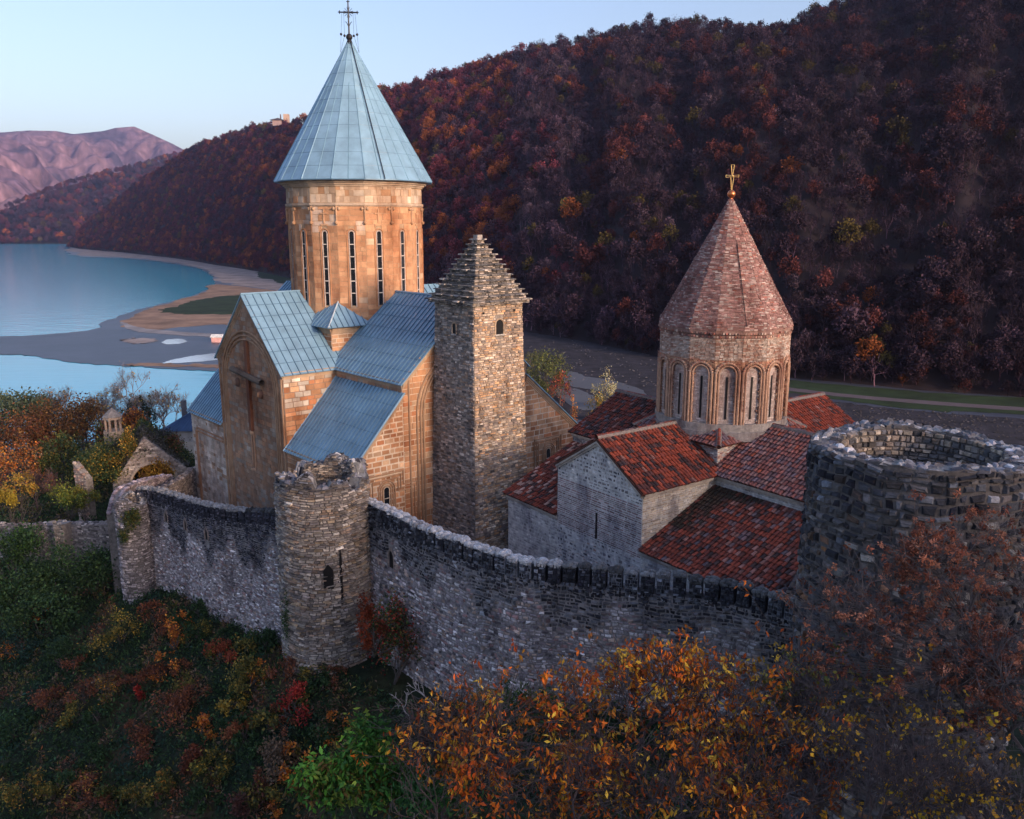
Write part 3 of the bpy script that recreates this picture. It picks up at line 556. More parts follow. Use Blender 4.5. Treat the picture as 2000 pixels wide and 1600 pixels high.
for (va, vb, ms) in ((-OV, a1 - .003, moss), (a2 + .003, a3 + OV, None)):
    rf = MB(); tile_roof(rf, B, [(-OE, va, e2 - OE * s2), (-OE, vb, e2 - OE * s2), (b1 - .003, vb, w2), (b1 - .003, va, w2)], (b1, va, w2), cols=TILES if ms else TILES[:5] + [(.42, .26, .22)] * 3, moss=ms); rf.build('wing_roof', M_tile, ch2)
    rf = MB(); tile_roof(rf, B, [(b3 + OE, va, e2 - OE * s2), (b3 + OE, vb, e2 - OE * s2), (b2 + .003, vb, w2), (b2 + .003, va, w2)], (b2, va, w2)); rf.build('wing_roof', M_tile, ch2)
rf = MB(); o = .3; HU, HV = (q1 - q0) / 2 + o, (s1_ - s0_) / 2 + o; cs = [(bm - HU, am - HV), (bm + HU, am - HV), (bm + HU, am + HV), (bm - HU, am + HV)]; zt = zb2 + 2.9
for i in range(4):
    tile_roof(rf, B, [(*cs[i], zb2 + .1), (*cs[(i + 1) % 4], zb2 + .1), (bm, am, zt)], (bm, am, zt), cols=MUT); ridge_tiles(rf, B.p(*cs[i], zb2 + .16), B.p(*cs[i], zb2 + .16) * .6 + B.p(bm, am, zt) * .4, .13)
rf.build('corner_roof', M_tile, ch2)
# drum
kB = .93; C2 = B.p(bm, am, 0); zz = lambda z: CH + (z - CH) * kB
RD2 = 4.30 * kB; AZ2 = -170.8; ap2 = RD2 * math.cos(math.pi / 16); hw2 = RD2 * math.sin(math.pi / 16)
dw = MB(); dw.prism(ring(RD2 - .12, zz(11), 16, AZ2 + 11.25, C2)[::-1], Z * (zz(18.2) - zz(11)), (.36, .30, .28))
dw.prism(ring(RD2 + .12, zz(11.6), 32, AZ2 + 11.25, C2)[::-1], Z * (zz(12.5) - zz(11.6)), (.28, .26, .25)); dw.prism(ring(RD2 + .22, zz(11.4), 32, AZ2 + 11.25, C2)[::-1], Z * (zz(12.0) - zz(11.4)), (.24, .22, .22))
for i in range(16):
    az = AZ2 + 22.5 * i; f, E, N = facet(az, ap2, C2); za, zs, zt_ = zz(12.5), zz(15.75), zz(18.1)
    r = rects([(-hw2, za), (hw2, za), (hw2, zt_), (-hw2, zt_)], .085, .26, .02, hv=.1, wv=.3)
    cx, cy = (r[:, 0] + r[:, 1]) / 2, (r[:, 2] + r[:, 3]) / 2; rr_ = np.where(cy > zs, np.hypot(cx, cy - zs), np.abs(cx)); ins = (rr_ < hw2 * .62) & (cy < zt_ - .5)
    c = pal(len(r), [(.46, .33, .27), (.50, .40, .34), (.38, .22, .17), (.54, .46, .41)], [4, 4, 2, 3], .13); lowb = cy < zs + hw2; c[lowb & ~ins] = pal(int((lowb & ~ins).sum()), [(.40, .22, .15), (.46, .28, .19), (.34, .16, .11)], None, .15)
    c[ins] = pal(int(ins.sum()), [(.50, .42, .40), (.42, .33, .31), (.55, .48, .46)], None, .13)
    stones(dw, r[~ins], f, .02, c[~ins], bev=.05, jit=.04, tilt=.5, back=-.14); x = r[ins]; x = x[~((x[:, 0] < .075) & (x[:, 1] > -.075) & (x[:, 2] > zz(12.75)) & (x[:, 3] < zz(15.6)))]
    stones(dw, x, f, -.10, pal(len(x), [(.50, .42, .40), (.42, .33, .31), (.55, .48, .46)], None, .13), bev=.05, jit=.04, tilt=.1, back=-.15)
    for o, rd in ((-.01, .075), (.17, .055)):
        g_ = lambda s, t, d: f(s, t, d + .06); P = arch_pts(g_, -hw2 * .86 + o, hw2 * .86 - o, za, zs, 12); dw.line(P, rd, (.44, .28, .20), 6)
    # voussoirs
    for a_ in np.linspace(.12, np.pi - .12, 15):
        ct, st_ = math.cos(a_), math.sin(a_); q = hw2 * .86; o_ = f(np.array(ct * (q - .07) - st_ * -.02), np.array(zs + st_ * (q - .07)), np.array(.1)); dw.tubes([o_], [f(np.array(ct * (q + .1)), np.array(zs + st_ * (q + .1)), np.array(.1))], .03, .035, pal(1, BRK, None, .2)[0], 4)
dw.build('drum_wall', M_brick, ch2)
for i in range(16):
    f, E, N = facet(AZ2 + 22.5 * i, ap2, C2); b = MB(); b.box(f(np.array(-.06), np.array(zz(12.8)), np.array(-.13)), E * .12, N * .045, Z * (zz(15.55) - zz(12.8)), (1, 1, 1)); b.build('slit_window', M_dark, ch2)
cn = MB(); R2 = 4.42 * kB; za_, zc_ = zz(26.7), zz(18.55)
rings(cn, C2, [(RD2 + .04, zz(18.05), zz(18.2)), (RD2 + .0, zz(18.2), zz(18.3)), (RD2 + .12, zz(18.3), zz(18.42)), (R2, zz(18.42), zc_)], 16, AZ2 + 11.25, (.24, .15, .13))
for i in range(16):
    az = AZ2 + 22.5 * i; f, E, N = facet(az, RD2 * math.cos(math.pi / 16), C2)
    for zz0, dd in ((18.06, .06), (18.28, .14)):
        n = 9; x = (np.arange(n) + .5) / n * 2 * hw2 - hw2; r = np.column_stack([x - .05, x + .05, np.full(n, zz(zz0)), np.full(n, zz(zz0) + .12)]); stones(cn, r, f, dd, pal(n, BRK, None, .25), bev=.05, jit=.05, back=-.1)
NR = 5                                                  # slightly bulging profile in stages
prof = [(R2, zc_ - .02), (R2 * .985, zc_ + .25), (R2 * .70, zc_ + (za_ - zc_) * .315), (R2 * .36, zc_ + (za_ - zc_) * .66), (.10, za_)]
for j in range(len(prof) - 1):
    (ra, z_a), (rb, z_b) = prof[j], prof[j + 1]
    LOW, HIG = ring(ra, z_a, 16, AZ2 + 11.25, C2), ring(rb, z_b, 16, AZ2 + 11.25, C2)
    for i in range(16):
        A0, A1, B0, B1 = LOW[i], LOW[(i - 1) % 16], HIG[i], HIG[(i - 1) % 16]; cn.poly([A0, A1, B1, B0], (.26, .18, .16))
        Tt = (B0 + B1) / 2 - (A0 + A1) / 2; L = np.linalg.norm(Tt); Tt /= L; E = nrm(A1 - A0); N = np.cross(E, Tt); N = N if N[2] > 0 else -N
        W = np.linalg.norm(A1 - A0); wt = np.linalg.norm(B1 - B0); e = (W - wt) / 2
        if W < .12: continue
        r = rects([(0, 0), (W, 0), (W - e, L), (e, L)], .088, .27, .018, hv=.15, wv=.4)
        c = pal(len(r), [(.25, .13, .12), (.29, .165, .15), (.20, .105, .10), (.36, .27, .25), (.30, .11, .085), (.40, .33, .30)], [5, 4, 3, 2.5, 1, 1.5], .16)
        stones(cn, r, pmap(A0, E, N, Tt), .028, c, bev=.05, jit=.05, tilt=.8)
cn.build('cone_roof', M_brick, ch2)
b = MB(); b.tubes([np.array([C2[0], C2[1], za_ - .75])], [np.array([C2[0], C2[1], za_ + .12])], .36, .05, (.5, .22, .12), 10); b.build('cone_cap', M_copper, ch2)
b = MB(); b.ball([C2[0], C2[1], za_ + .28], (.25, .25, .25), (1, 1, 1), 16, 12); b.build('finial_ball', M_copper, ch2, smooth=True)
b = MB(); q = np.array([C2[0], C2[1], za_ + .5]); E = np.array([1, -.2, 0]); X_ = .88
for (P, Q, ws) in ((q, q + Z * .84, .09), (q + Z * .84, q + Z * 1.5, .09), (q + Z * .84, q + Z * .84 - E * .37, .07), (q + Z * .84, q + Z * .84 + E * .37, .07)):
    ax = Z if abs((Q - P)[2]) < .1 else E
    for s_ in (-1, 1): b.tubes([P + ax * .015 * s_], [Q + ax * ws * s_], .025, .025, (1, 1, 1), 5)
    b.tubes([Q - ax * ws], [Q + ax * ws], .025, .025, (1, 1, 1), 5)
b.ball(q + Z * .84, .08, (1, 1, 1), 8, 6); b.build('cross', M_gold, ch2)
b = MB(); a = R(AZ2 - 13); b.line([np.array([C2[0] + (RR + .06) * math.sin(a), C2[1] + (RR + .06) * math.cos(a), zq]) for RR, zq in prof[1:4]] , .022, (.1, .1, .1), 4); b.build('lightning_cable', M_iron, ch2)
# ================================================================ fortress walls
class Path:
    def __init__(s, pts, tops, th_=1.0):
        p = np.array(pts, float); n = len(p); t = np.arange(n); q = np.linspace(0, n - 1, 60 * (n - 1))
        def cr(y):                                     # Catmull-Rom
            y = np.concatenate([[2 * y[0] - y[1]], y, [2 * y[-1] - y[-2]]]); i = np.minimum(q.astype(int), n - 2); f = q - i
            a, b, c, d = y[i], y[i + 1], y[i + 2], y[i + 3]; return .5 * (2 * b + (c - a) * f + (2 * a - 5 * b + 4 * c - d) * f * f + (3 * b - a - 3 * c + d) * f ** 3)
        s.x, s.y, s.z = cr(p[:, 0]), cr(p[:, 1]), cr(np.array(tops, float)); s.s = np.concatenate([[0], np.cumsum(np.hypot(np.diff(s.x), np.diff(s.y)))]); s.L = s.s[-1]
        dx, dy = np.gradient(s.x), np.gradient(s.y); l = np.hypot(dx, dy); s.nx, s.ny = dy / l, -dx / l
    def top(s, u): return np.interp(u, s.s, s.z)
    def map(s, u, t, d):
        u = np.asarray(u, float); return np.stack([np.interp(u, s.s, s.x) + np.interp(u, s.s, s.nx) * d, np.interp(u, s.s, s.y) + np.interp(u, s.s, s.ny) * d, np.asarray(t, float) + 0 * u], -1)
def fort_wall(name, label, path, z0, mw, mg, mh, cols, darkcol, wts=None, band=2.4, thick=1.0, holes=(), h=.17, w_=.34):
    L = path.L; t = thing(name, label, 'wall', path.map(np.array(L / 2), np.array(z0), np.array(-thick / 2)))
    wb = MB(); ss = np.linspace(0, L, 40); base = lambda u: path.top(u) - mh
    def full(u, tt, d): return path.map(u, z0 + (base(u) - z0) * tt, d)
    sheet(wb, full, ss, np.linspace(0, 1, 6), 0, (.24, .225, .235)); sheet(wb, full, ss[::-1], np.linspace(0, 1, 3), -thick, (.2, .19, .2))
    for i in range(len(ss) - 1):
        q = [path.map(np.array(u), base(u), np.array(d)) for u, d in ((ss[i], 0), (ss[i + 1], 0), (ss[i + 1], -thick), (ss[i], -thick))]; wb.poly(q, (.22, .21, .22))
    for u in (0, L): q = [path.map(np.array(u), np.array(zv), np.array(d)) for zv, d in ((z0, 0), (base(u), 0), (base(u), -thick), (z0, -thick))]; wb.poly(q, (.2, .19, .2))
    zt = path.z.max() - mh; wav = lambda u: .12 * np.sin(u * .55) + .05 * np.sin(u * 1.7 + 1)
    r = rects([(0, z0), (L, z0), (L, zt), (0, zt)], h, w_, .02, hv=.4, wv=.5, holes=holes); cx, cy = (r[:, 0] + r[:, 1]) / 2, r[:, 3] + wav(r[:, 0]); k = cy < base(cx) + .03; r, cx, cy = r[k], cx[k], cy[k]
    c = pal(len(r), cols, wts, .24); dist = path.top(cx) - cy; bn = band * (1 + .25 * np.sin(cx * 1.3) + .15 * np.sin(cx * 3.1)); k = np.clip((bn - dist) / .7, 0, 1) * rng.uniform(.75, 1.3, len(r)); k = np.clip(k, 0, 1)[:, None]
    c = c * (1 - k) + pal(len(r), darkcol, None, .35) * k
    stones(wb, r, lambda u, tt, d: path.map(u, tt + wav(u) + .03 * np.sin(u * 4.3 + tt * 2), d), .045, c, bev=.28, jit=.2, tilt=.9)
    wb.build('wall_body', M_rub, t)
    u = mg
    while u + mw < L:
        hh = mh * rng.uniform(.92, 1.05); ww = mw * rng.uniform(.92, 1.05); zb_ = base(u + ww / 2) - .05; dt = (path.top(u + ww) - path.top(u)) / ww * .6
        def mp(s, tt, d, u=u, zb_=zb_, dt=dt): return path.map(u + s, zb_ + tt + dt * (s - ww / 2), d)
        an = np.linspace(0, np.pi, 9); prof = [(0, -.25), (ww, -.25)] + [(ww / 2 + ww / 2 * math.cos(a), hh - ww * .38 + ww * .38 * math.sin(a)) for a in an]
        m = MB(); S = np.array([p[0] for p in prof]); TT = np.array([p[1] for p in prof]); F0 = mp(S, TT, np.full(len(S), -.01)); F1 = mp(S, TT, np.full(len(S), -thick * .72)); n = len(S)
        dc_ = pal(1, darkcol, None, .3)[0]; m.poly(F0, dc_); m.poly(F1[::-1], dc_)
        cc = np.tile(dc_, (2 * n, 1)); lite = np.array([.56, .56, .58]) * (rng.uniform(.75, 1.05) if u < 15 else rng.uniform(.12, .4)) * (1 if mw > .55 else .55); cc[np.r_[3:n - 1, n + 3:2 * n - 1]] = lite
        m.add(np.vstack([F0, F1]), [[i, (i + 1) % n, n + (i + 1) % n, n + i] for i in range(n)], cc)
        r = rects(prof, h * .9, w_ * .7, .02, hv=.4, wv=.5); c = pal(len(r), darkcol, None, .4); k = (r[:, 3] > hh - ww * .16)[:, None]; c = np.where(k, lite * rng.uniform(.6, 1.1, (len(r), 1)), c)
        stones(m, r, mp, .05, c, bev=.2, jit=.12, tilt=1)
        # lumpy cap stones
        for q in range(3):
            s_ = ww * (q + .5) / 3; tt = hh - ww * .38 + ww * .38 * math.sin(math.acos(max(-1, min(1, (s_ - ww / 2) / (ww / 2))))) - .02
            for dd in (-.12, -.42): P = mp(np.array(s_ + rng.normal(0, .03)), np.array(tt), np.array(dd)); m.ball(P, (ww * .26, ww * .26, .12 * rng.uniform(.7, 1.5)), lite * rng.uniform(.7, 1.15), 7, 4)
        m.build('merlon', M_rub, t); u += ww + mg * rng.uniform(.8, 1.2)
    return t
def P2(px, py, z): return atz(px, py, z)[:2]
WR_pts = [(705, 972, 9.45), (760, 998, 9.45), (800, 1018, 9.4), (900, 1055, 9.4), (1000, 1087, 9.4), (1100, 1102, 9.4), (1250, 1117, 9.4), (1400, 1133, 9.4), (1540, 1168, 9.3), (1600, 1190, 9.3)]
PR = Path([P2(*q) for q in WR_pts], [q[2] for q in WR_pts])
DK = [(.03, .032, .042), (.045, .048, .062), (.08, .084, .10), (.02, .02, .03), (.16, .17, .20)]
def slit(path, u, z, wv=.16, hv=.8, parent=None):
    f = path.map; S = np.array([-wv, wv, wv, 0, -wv]) + u; T_ = np.array([0, 0, hv * .75, hv, hv * .75]) + z
    b = MB(); b.poly(f(S, T_, np.full(5, .02)), (1, 1, 1)); sl2 = b.build('arrow_slit', M_dark, parent)
    b = MB(); b.line(f(S[[1, 2, 3, 4, 0]] + np.array([.1, .1, 0, -.1, -.1]), T_[[1, 2, 3, 4, 0]] + np.array([0, 0, .1, 0, 0]), np.full(5, .04)), .06, (.24, .2, .19), 5); b.build('slit_surround', M_rub, sl2)
u_s = 3.2
wr = fort_wall('fortress_wall', 'long curved rubble curtain wall with rounded white-topped merlons in front of the brick church', PR, -4, .6, .13, 1.05, WALLP, DK, [5, 4, 3, 2, 2, 3, 2], 2.9, holes=[(u_s - .3, u_s + .3, 6.0, 7.3)], h=.17, w_=.27)
slit(PR, u_s, 6.1, .2, 1.1, wr)
WL_pts = [(262, 950, 6.0), (300, 955, 6.2), (345, 968, 6.5), (400, 985, 7.0), (470, 994, 7.6), (560, 999, 8.4)]
PL = Path([P2(*q) for q in WL_pts], [q[2] for q in WL_pts])
wlft = fort_wall('fortress_wall', 'darker curtain wall with tight narrow merlons and three arrow slits left of the round tower', PL, -5, .46, .2, .95, WALLP, [(.022, .024, .036), (.035, .037, .052), (.075, .075, .10)], [5, 3, 4, 2, 1, 2, 3], 3.5, holes=[(L_ - .25, L_ + .25, 4.0, 5.0) for L_ in (4.0, 7.2, 10.6)], h=.13, w_=.24)
for i, L_ in enumerate((4.0, 7.2, 10.6)): slit(PL, L_, 4.0 + .25 * i, .15, .8, wlft)
def round_tower(t, C, Rr, thick, z0, ztop, h, w_, cols, wts, inner, prot=.06, wob=.03, taper=.0, lich_dark=None, rimcol=((.22, .22, .245), (.14, .14, .165), (.32, .32, .34), (.08, .08, .10))):
    cyl = lambda rad: (lambda s, tt, d: np.stack([C[0] + (rad + taper * (ztop(0 * s) - tt) + d) * np.sin(s / Rr), C[1] + (rad + taper * (ztop(0 * s) - tt) + d) * np.cos(s / Rr), tt + 0 * s], -1))
    Lc = 2 * math.pi * Rr; b = MB(); ss = np.linspace(0, Lc, 73); zm = max(ztop(s) for s in ss)
    norm = lambda rad: (lambda s, tt, d: cyl(rad)(s, z0 + (ztop(s) - z0) * tt, d))
    sheet(b, norm(Rr), ss, np.linspace(0, 1, 8), -.02, (.12, .11, .11)); sheet(b, norm(Rr - thick), ss[::-1], [1 - inner / (zm - z0), 1], .02, (.12, .11, .11))
    rim = lambda s, r_, d: np.stack([C[0] + r_ * np.sin(s / Rr), C[1] + r_ * np.cos(s / Rr), ztop(s) + d], -1)
    sheet(b, rim, ss, [Rr - thick, Rr], -.03, (.2, .2, .2)); b.poly(ring(Rr - thick + .02, zm - inner, 24, 0, C)[::-1], (.08, .075, .07))
    r = rects([(0, z0), (Lc, z0), (Lc, zm + .2), (0, zm + .2)], h, w_, .022, hv=.45, wv=.5); cx = (r[:, 0] + r[:, 1]) / 2; k = r[:, 3] < ztop(cx) + .04; r = r[k]; cx = cx[k]
    c = pal(len(r), cols, wts, .3)
    if lich_dark is not None: k = np.clip(lich_dark(r) * rng.uniform(.5, 1.2, len(r)), 0, 1)[:, None]; c = c * (1 - k) + pal(len(r), DK, None, .3) * k
    cy_ = cyl(Rr); stones(b, r, lambda s, tt, d: cy_(s, tt + wob * (np.sin(s * 1.3) + .6 * np.sin(s * 3.1 + tt)), d), prot, c, bev=.26, jit=.16, tilt=.9, back=-.07)
    r = rects([(0, zm - inner), (Lc, zm - inner), (Lc, zm + .2), (0, zm + .2)], h * .8, w_ * .9, .022, hv=.45, wv=.5); k = r[:, 3] < ztop(r[:, 0]) + .04; r = r[k]; ci = cyl(Rr - thick)
    stones(b, r, lambda s, tt, d: ci(s, tt, -d), prot, pal(len(r), [(.30, .24, .2), (.2, .18, .17), (.40, .34, .28), (.1, .1, .11)], None, .35), bev=.2, jit=.1, tilt=.9, back=-.05)
    nr = max(2, int(thick / .25)); 
    for j in range(nr):
        n = int(Lc / .36); e = np.linspace(0, Lc, n + 1) + rng.uniform(-.08, .08); ra = Rr - thick + thick * j / nr; r = np.column_stack([e[:-1] + .01, e[1:] - .01, np.full(n, ra + .01), np.full(n, ra + thick / nr - .01)]) + rng.normal(0, .02, (n, 4))
        stones(b, r, rim, .035, pal(n, rimcol, None, .4), bev=.3, jit=.25, tilt=1.3, back=-.08)
    return b.build('tower_wall', M_rub, t)
CT = np.array([-11.0, 47.0])
rt = thing('round_tower', 'slender round rubble tower with ragged broken top between the two curtain walls', 'tower', (*CT, -4))
zt1 = lambda s: 11.0 + .35 * np.sin(np.asarray(s) * .8 + .5) + .22 * np.sign(np.sin(np.asarray(s) * 3.1)) + .12 * np.sin(np.asarray(s) * 5.3)
lic = lambda r: np.clip((r[:, 2] - 10.2) / .6, 0, 1) * .9
round_tower(rt, CT, 2.62, .8, -4.5, zt1, .13, .36, [(.34, .30, .27), (.26, .23, .21), (.42, .38, .34), (.30, .22, .17), (.19, .17, .17), (.36, .28, .2)], [5, 4, 3, 2, 2, 2], 1.6, .07, .04, .008, lic)
cf = lambda s, tt, d: np.stack([CT[0] + (2.66 + d) * np.sin(s / 2.62), CT[1] + (2.66 + d) * np.cos(s / 2.62), tt + 0 * s], -1)
for (sg, z_, hv_) in ((2.62 * R(165), 5.0, 1.5), (2.62 * R(150), 4.0, 3.6)):
    b = MB(); wv = .26 if hv_ < 2 else .07; S = np.array([-wv, wv, wv, 0, -wv]) + sg; T_ = np.array([0, 0, hv_ * .75, hv_, hv_ * .75]) + z_; b.poly(cf(S, T_, np.full(5, .09)), (1, 1, 1)); b.build('niche' if wv > .1 else 'drain_slot', M_dark, rt)
CT2 = at(1797, 868, 29.2)[:2]; zr = 17.35
bt = thing('round_tower', 'massive round corner tower of dark stone blocks with open hollow top', 'tower', (*CT2, 0))
zt2 = lambda s: zr + .10 * np.sin(np.asarray(s) * .45 + 2.2) + .05 * np.sin(np.asarray(s) * 2.3) + .03 * np.sin(np.asarray(s) * 7)
def lic_dark2(r): az = r[:, 0] / 3.68; a = np.degrees((az + np.pi) % (2 * np.pi) - np.pi); return np.clip((r[:, 2] - 14.6) / 1.5, 0, 1) * .75 + np.clip((a < -60) * .4, 0, 1)  # dark lichen towards the top; the left side is darkened too
round_tower(bt, CT2, 3.68, .95, -2, zt2, .25, .38, [(.12, .105, .10), (.07, .066, .07), (.19, .17, .15), (.17, .11, .075), (.035, .035, .042), (.32, .29, .26), (.34, .16, .07)], [5, 5, 3, 3, 5, 1.4, .5], 2.4, .065, .06, .006, lic_dark2)
# slab-roofed stub between the wing and the big tower
st = thing('stone_lean_to', 'small dark stone slab lean-to squeezed between the red wing roof and the massive tower', 'lean-to', (*P2(1545, 1100, 8), 0))
b = MB(); pts = [atz(1532, 1160, 8.0), atz(1580, 1168, 8.0), at(1592, 1010, 38.0), at(1580, 1020, 38.0)]; pts[2][2] = pts[3][2] = 9.6
b.prism(pts, -Z * .35, (.12, .11, .12)); E_, T_ = pts[1] - pts[0], pts[3] - pts[0]; N_ = nrm(np.cross(E_, T_)); N_ = N_ if N_[2] > 0 else -N_
f = pmap(pts[0], nrm(E_), N_, nrm(T_)); r = rects([(0, 0), (np.linalg.norm(E_), 0), (np.linalg.norm(E_) , np.linalg.norm(T_)), (0, np.linalg.norm(T_))], .22, .3, .02, hv=.4); stones(b, r, f, .06, pal(len(r), [(.10, .09, .10), (.2, .18, .17), (.28, .25, .23)], None, .4), tilt=1.3, back=-.1); b.build('slab_roof', M_slate, st)
b = MB(); q = [p - Z * .35 for p in pts]; b.prism(q, -Z * 9, (.2, .19, .2)); b.build('wall', M_rub, st)
# ================================================================ near ground
CP = np.array([(0,60,0),(-25,72,0),(10,75,-.2),(12,45,0),(0,45,0),(-10,50,0),(20,55,0),(-29,58,-2.8),(-22,54.5,-1.2),(-15,48,-.8),(-11,43.5,-.5),(-7,43,-.2),(-4,40,.5),(0,37,1.5),(4,35.5,2),(8,34.5,2.2),(11,31,2.2),(14,25,2.5),(19,27,2.5),(22,33,2),
 (-20,38,-6.5),(-27,40,-7.5),(-10,36,-4.5),(-5,35,-3),(-35,50,-7),(-40,60,-5.5),(-35,66,-4),(-45,70,-4.5),(-30,30,-10),(-15,25,-9),(-5,25,-4),(0,20,0),(5,15,2),(15,12,4),(0,5,0),(20,0,6),(-15,5,-8),(-35,10,-14),
 (-45,85,-3),(-33,82,.2),(-30,90,-.5),(-60,100,-6),(-60,130,-10),(-40,140,-11),(-20,100,-3),(-80,110,-9),(-70,165,-14),(-40,165,-14),(0,95,-3),(20,90,-4),(0,130,-13),(30,120,-13),(60,110,-13),(35,60,-2),(60,60,-8),(90,90,-14),(50,20,2),(90,30,-8),(-100,100,-13.5),(-60,60,-9),(-80,40,-14),(-90,80,-14),
 (0,170,-15),(100,150,-15),(-110,150,-15),(140,60,-15),(140,0,-10),(-130,0,-16),(-130,100,-16),(-130,190,-16),(140,190,-16),(0,190,-16),(0,-30,0),(100,-30,0),(-100,-30,-15)], float)
def _phi(d2): return np.where(d2 > 0, .5 * d2 * np.log(d2 + 1e-9), 0)
_n = len(CP); _K = np.zeros((_n + 3, _n + 3)); _d = ((CP[:, None, :2] - CP[None, :, :2]) ** 2).sum(-1) / 1e4
_K[:_n, :_n] = _phi(_d) + 1e-5 * np.eye(_n); _K[:_n, _n] = 1; _K[:_n, _n + 1:] = CP[:, :2] / 100; _K[_n:, :_n] = _K[:_n, _n:].T
_W = np.linalg.solve(_K, np.concatenate([CP[:, 2], [0, 0, 0]]))
def vnoise(x, y, s, seed=0):
    r_ = np.random.default_rng(seed); v = 0
    for k in range(7): a = r_.uniform(0, 2 * np.pi); f = (1 + .5 * r_.random()) / s; v = v + np.sin((x * math.cos(a) + y * math.sin(a)) * f * 2 * np.pi + r_.uniform(0, 6.3))
    return v / 3.2
def H(x, y):
    x, y = np.atleast_1d(np.asarray(x, float)), np.atleast_1d(np.asarray(y, float)); sh = x.shape; x, y = x.ravel(), y.ravel()
    d = ((x[:, None] - CP[None, :, 0]) ** 2 + (y[:, None] - CP[None, :, 1]) ** 2) / 1e4
    z = _phi(d) @ _W[:_n] + _W[_n] + x / 100 * _W[_n + 1] + y / 100 * _W[_n + 2]; out = (y < 56 - .3 * x - 8) | (x < -32); z = z + out * (.25 * vnoise(x, y, 7, 1) + .15 * vnoise(x, y, 3, 2))
    z = np.where((y < 105) & (y > 38), np.minimum(z, np.where((x > -29) & (x < 25), .0, z)), z)
    return z.reshape(sh)
def ground_hit(px, py, y0=16., y1=190.):
    ys = np.linspace(y0, y1, 700); d = ray(px, py); P = np.array([0, 0, CH]) + d * (ys / d[1])[:, None]; h = H(P[:, 0], P[:, 1]); k = np.argmax(P[:, 2] < h); return P[k] * [1, 1, 0] + [0, 0, h[k]]
tb = MB(); xs = np.linspace(-130, 140, 250); ys = np.concatenate([np.linspace(-30, 80, 150), np.linspace(81, 190, 80)]); X, Y = np.meshgrid(xs, ys); Zg = H(X, Y)
i = np.arange((len(xs) - 1) * (len(ys) - 1)); q = (i // (len(xs) - 1)) * len(xs) + i % (len(xs) - 1)
kk = (vnoise(X, Y, 9, 3) + .6 * vnoise(X, Y, 3.3, 4)).ravel()[:, None]; c = np.where(kk > .2, [[.030, .034, .015]], [[.016, .026, .013]]); c = np.where(kk > .9, [[.07, .05, .03]], c)
tb.add(np.stack([X, Y, Zg], -1).reshape(-1, 3), np.column_stack([q, q + 1, q + 1 + len(xs), q + len(xs)]), c)
M_soil = mat('soil_and_grass', nscale=1.5, namt=.5, bump=.8, bscale=5)
tag(tb.build('ground', M_soil, smooth=True), kind='structure')
# unseen hillside added on the sunward side, behind the viewer's right shoulder, shaped to shade the low ground
sv, tv = np.array([math.sin(R(SUN_AZ)), math.cos(R(SUN_AZ))]), np.array([-math.cos(R(SUN_AZ)), math.sin(R(SUN_AZ))])
hs_s = np.concatenate([np.linspace(24, 52, 12), np.linspace(56, 160, 12)]); hs_t = np.linspace(-90, 75, 60); SS, TT_ = np.meshgrid(hs_s, hs_t); hx, hy = SS * sv[0] + TT_ * tv[0], SS * sv[1] + TT_ * tv[1]
hzv = np.where(SS < 52, -3 + (33.5 + 3) * np.clip((SS - 24) / 28, 0, 1) ** .9, 33.5 + (SS - 52) * .12) + 1.6 * vnoise(hx, hy, 22, 51) + .8 * vnoise(hx, hy, 8, 52); i = np.arange((len(hs_s) - 1) * (len(hs_t) - 1)); q = (i // (len(hs_s) - 1)) * len(hs_s) + i % (len(hs_s) - 1)
b_h = MB(); b_h.add(np.stack([hx, hy, hzv], -1).reshape(-1, 3), np.column_stack([q, q + 1, q + 1 + len(hs_s), q + len(hs_s)]), (.03, .032, .016)); tag(b_h.build('hillside', M_soil, smooth=True), kind='structure')
# paved courtyard inside the walls
M_pave = mat('stone_paving', base=(.24, .24, .28), nscale=.8, namt=.25, bump=.3)
cy = MB(); cy.poly([(-29.5, 66, .03), (-26.5, 60.6, .03), (-20, 57.2, .03), (-14.5, 54, .03), (-9, 49, .03), (-2, 43, .03), (8, 41, .03), (14, 38, .03), (24, 52, .03), (18, 80, .03), (-22, 92, .03), (-36, 76, .03)], (1, 1, 1)); tag(cy.build('courtyard', M_pave), kind='structure')
# ================================================================ the wide ground, lake, mudflats
gr = MB(); gr.poly([(-6400, -440, -17), (6400, -440, -17), (6400, 6400, -17), (-6400, 6400, -17)], (.06, .05, .05)); tag(gr.build('lake_bed', M_soil), kind='structure')
M_lake = bpy.data.materials.new('lake_water'); M_lake.use_nodes = True; t_ = M_lake.node_tree; P_ = t_.nodes['Principled BSDF']; P_.inputs['Base Color'].default_value = (.06, .40, .58, 1); P_.inputs['Roughness'].default_value = .12; P_.inputs['Specular IOR Level'].default_value = .5; P_.inputs['IOR'].default_value = 1.33
g_ = t_.nodes.new('ShaderNodeNewGeometry'); n_ = t_.nodes.new('ShaderNodeTexNoise'); n_.inputs['Scale'].default_value = .22; n_.inputs['Detail'].default_value = 6; mp_ = t_.nodes.new('ShaderNodeMapping'); mp_.inputs['Scale'].default_value = (.6, 1.6, 1)
t_.links.new(g_.outputs['Position'], mp_.inputs[0]); t_.links.new(mp_.outputs[0], n_.inputs['Vector']); b_ = t_.nodes.new('ShaderNodeBump'); b_.inputs['Strength'].default_value = .25; b_.inputs['Distance'].default_value = .35; t_.links.new(n_.outputs[0], b_.inputs['Height']); t_.links.new(b_.outputs[0], P_.inputs['Normal'])
lk = MB(); lk.poly([(-6300, 100, -12), (3000, 100, -12), (3000, 6300, -12), (-6300, 6300, -12)], (1, 1, 1)); tag(lk.build('lake', M_lake), kind='structure')
from mathutils.geometry import tessellate_polygon
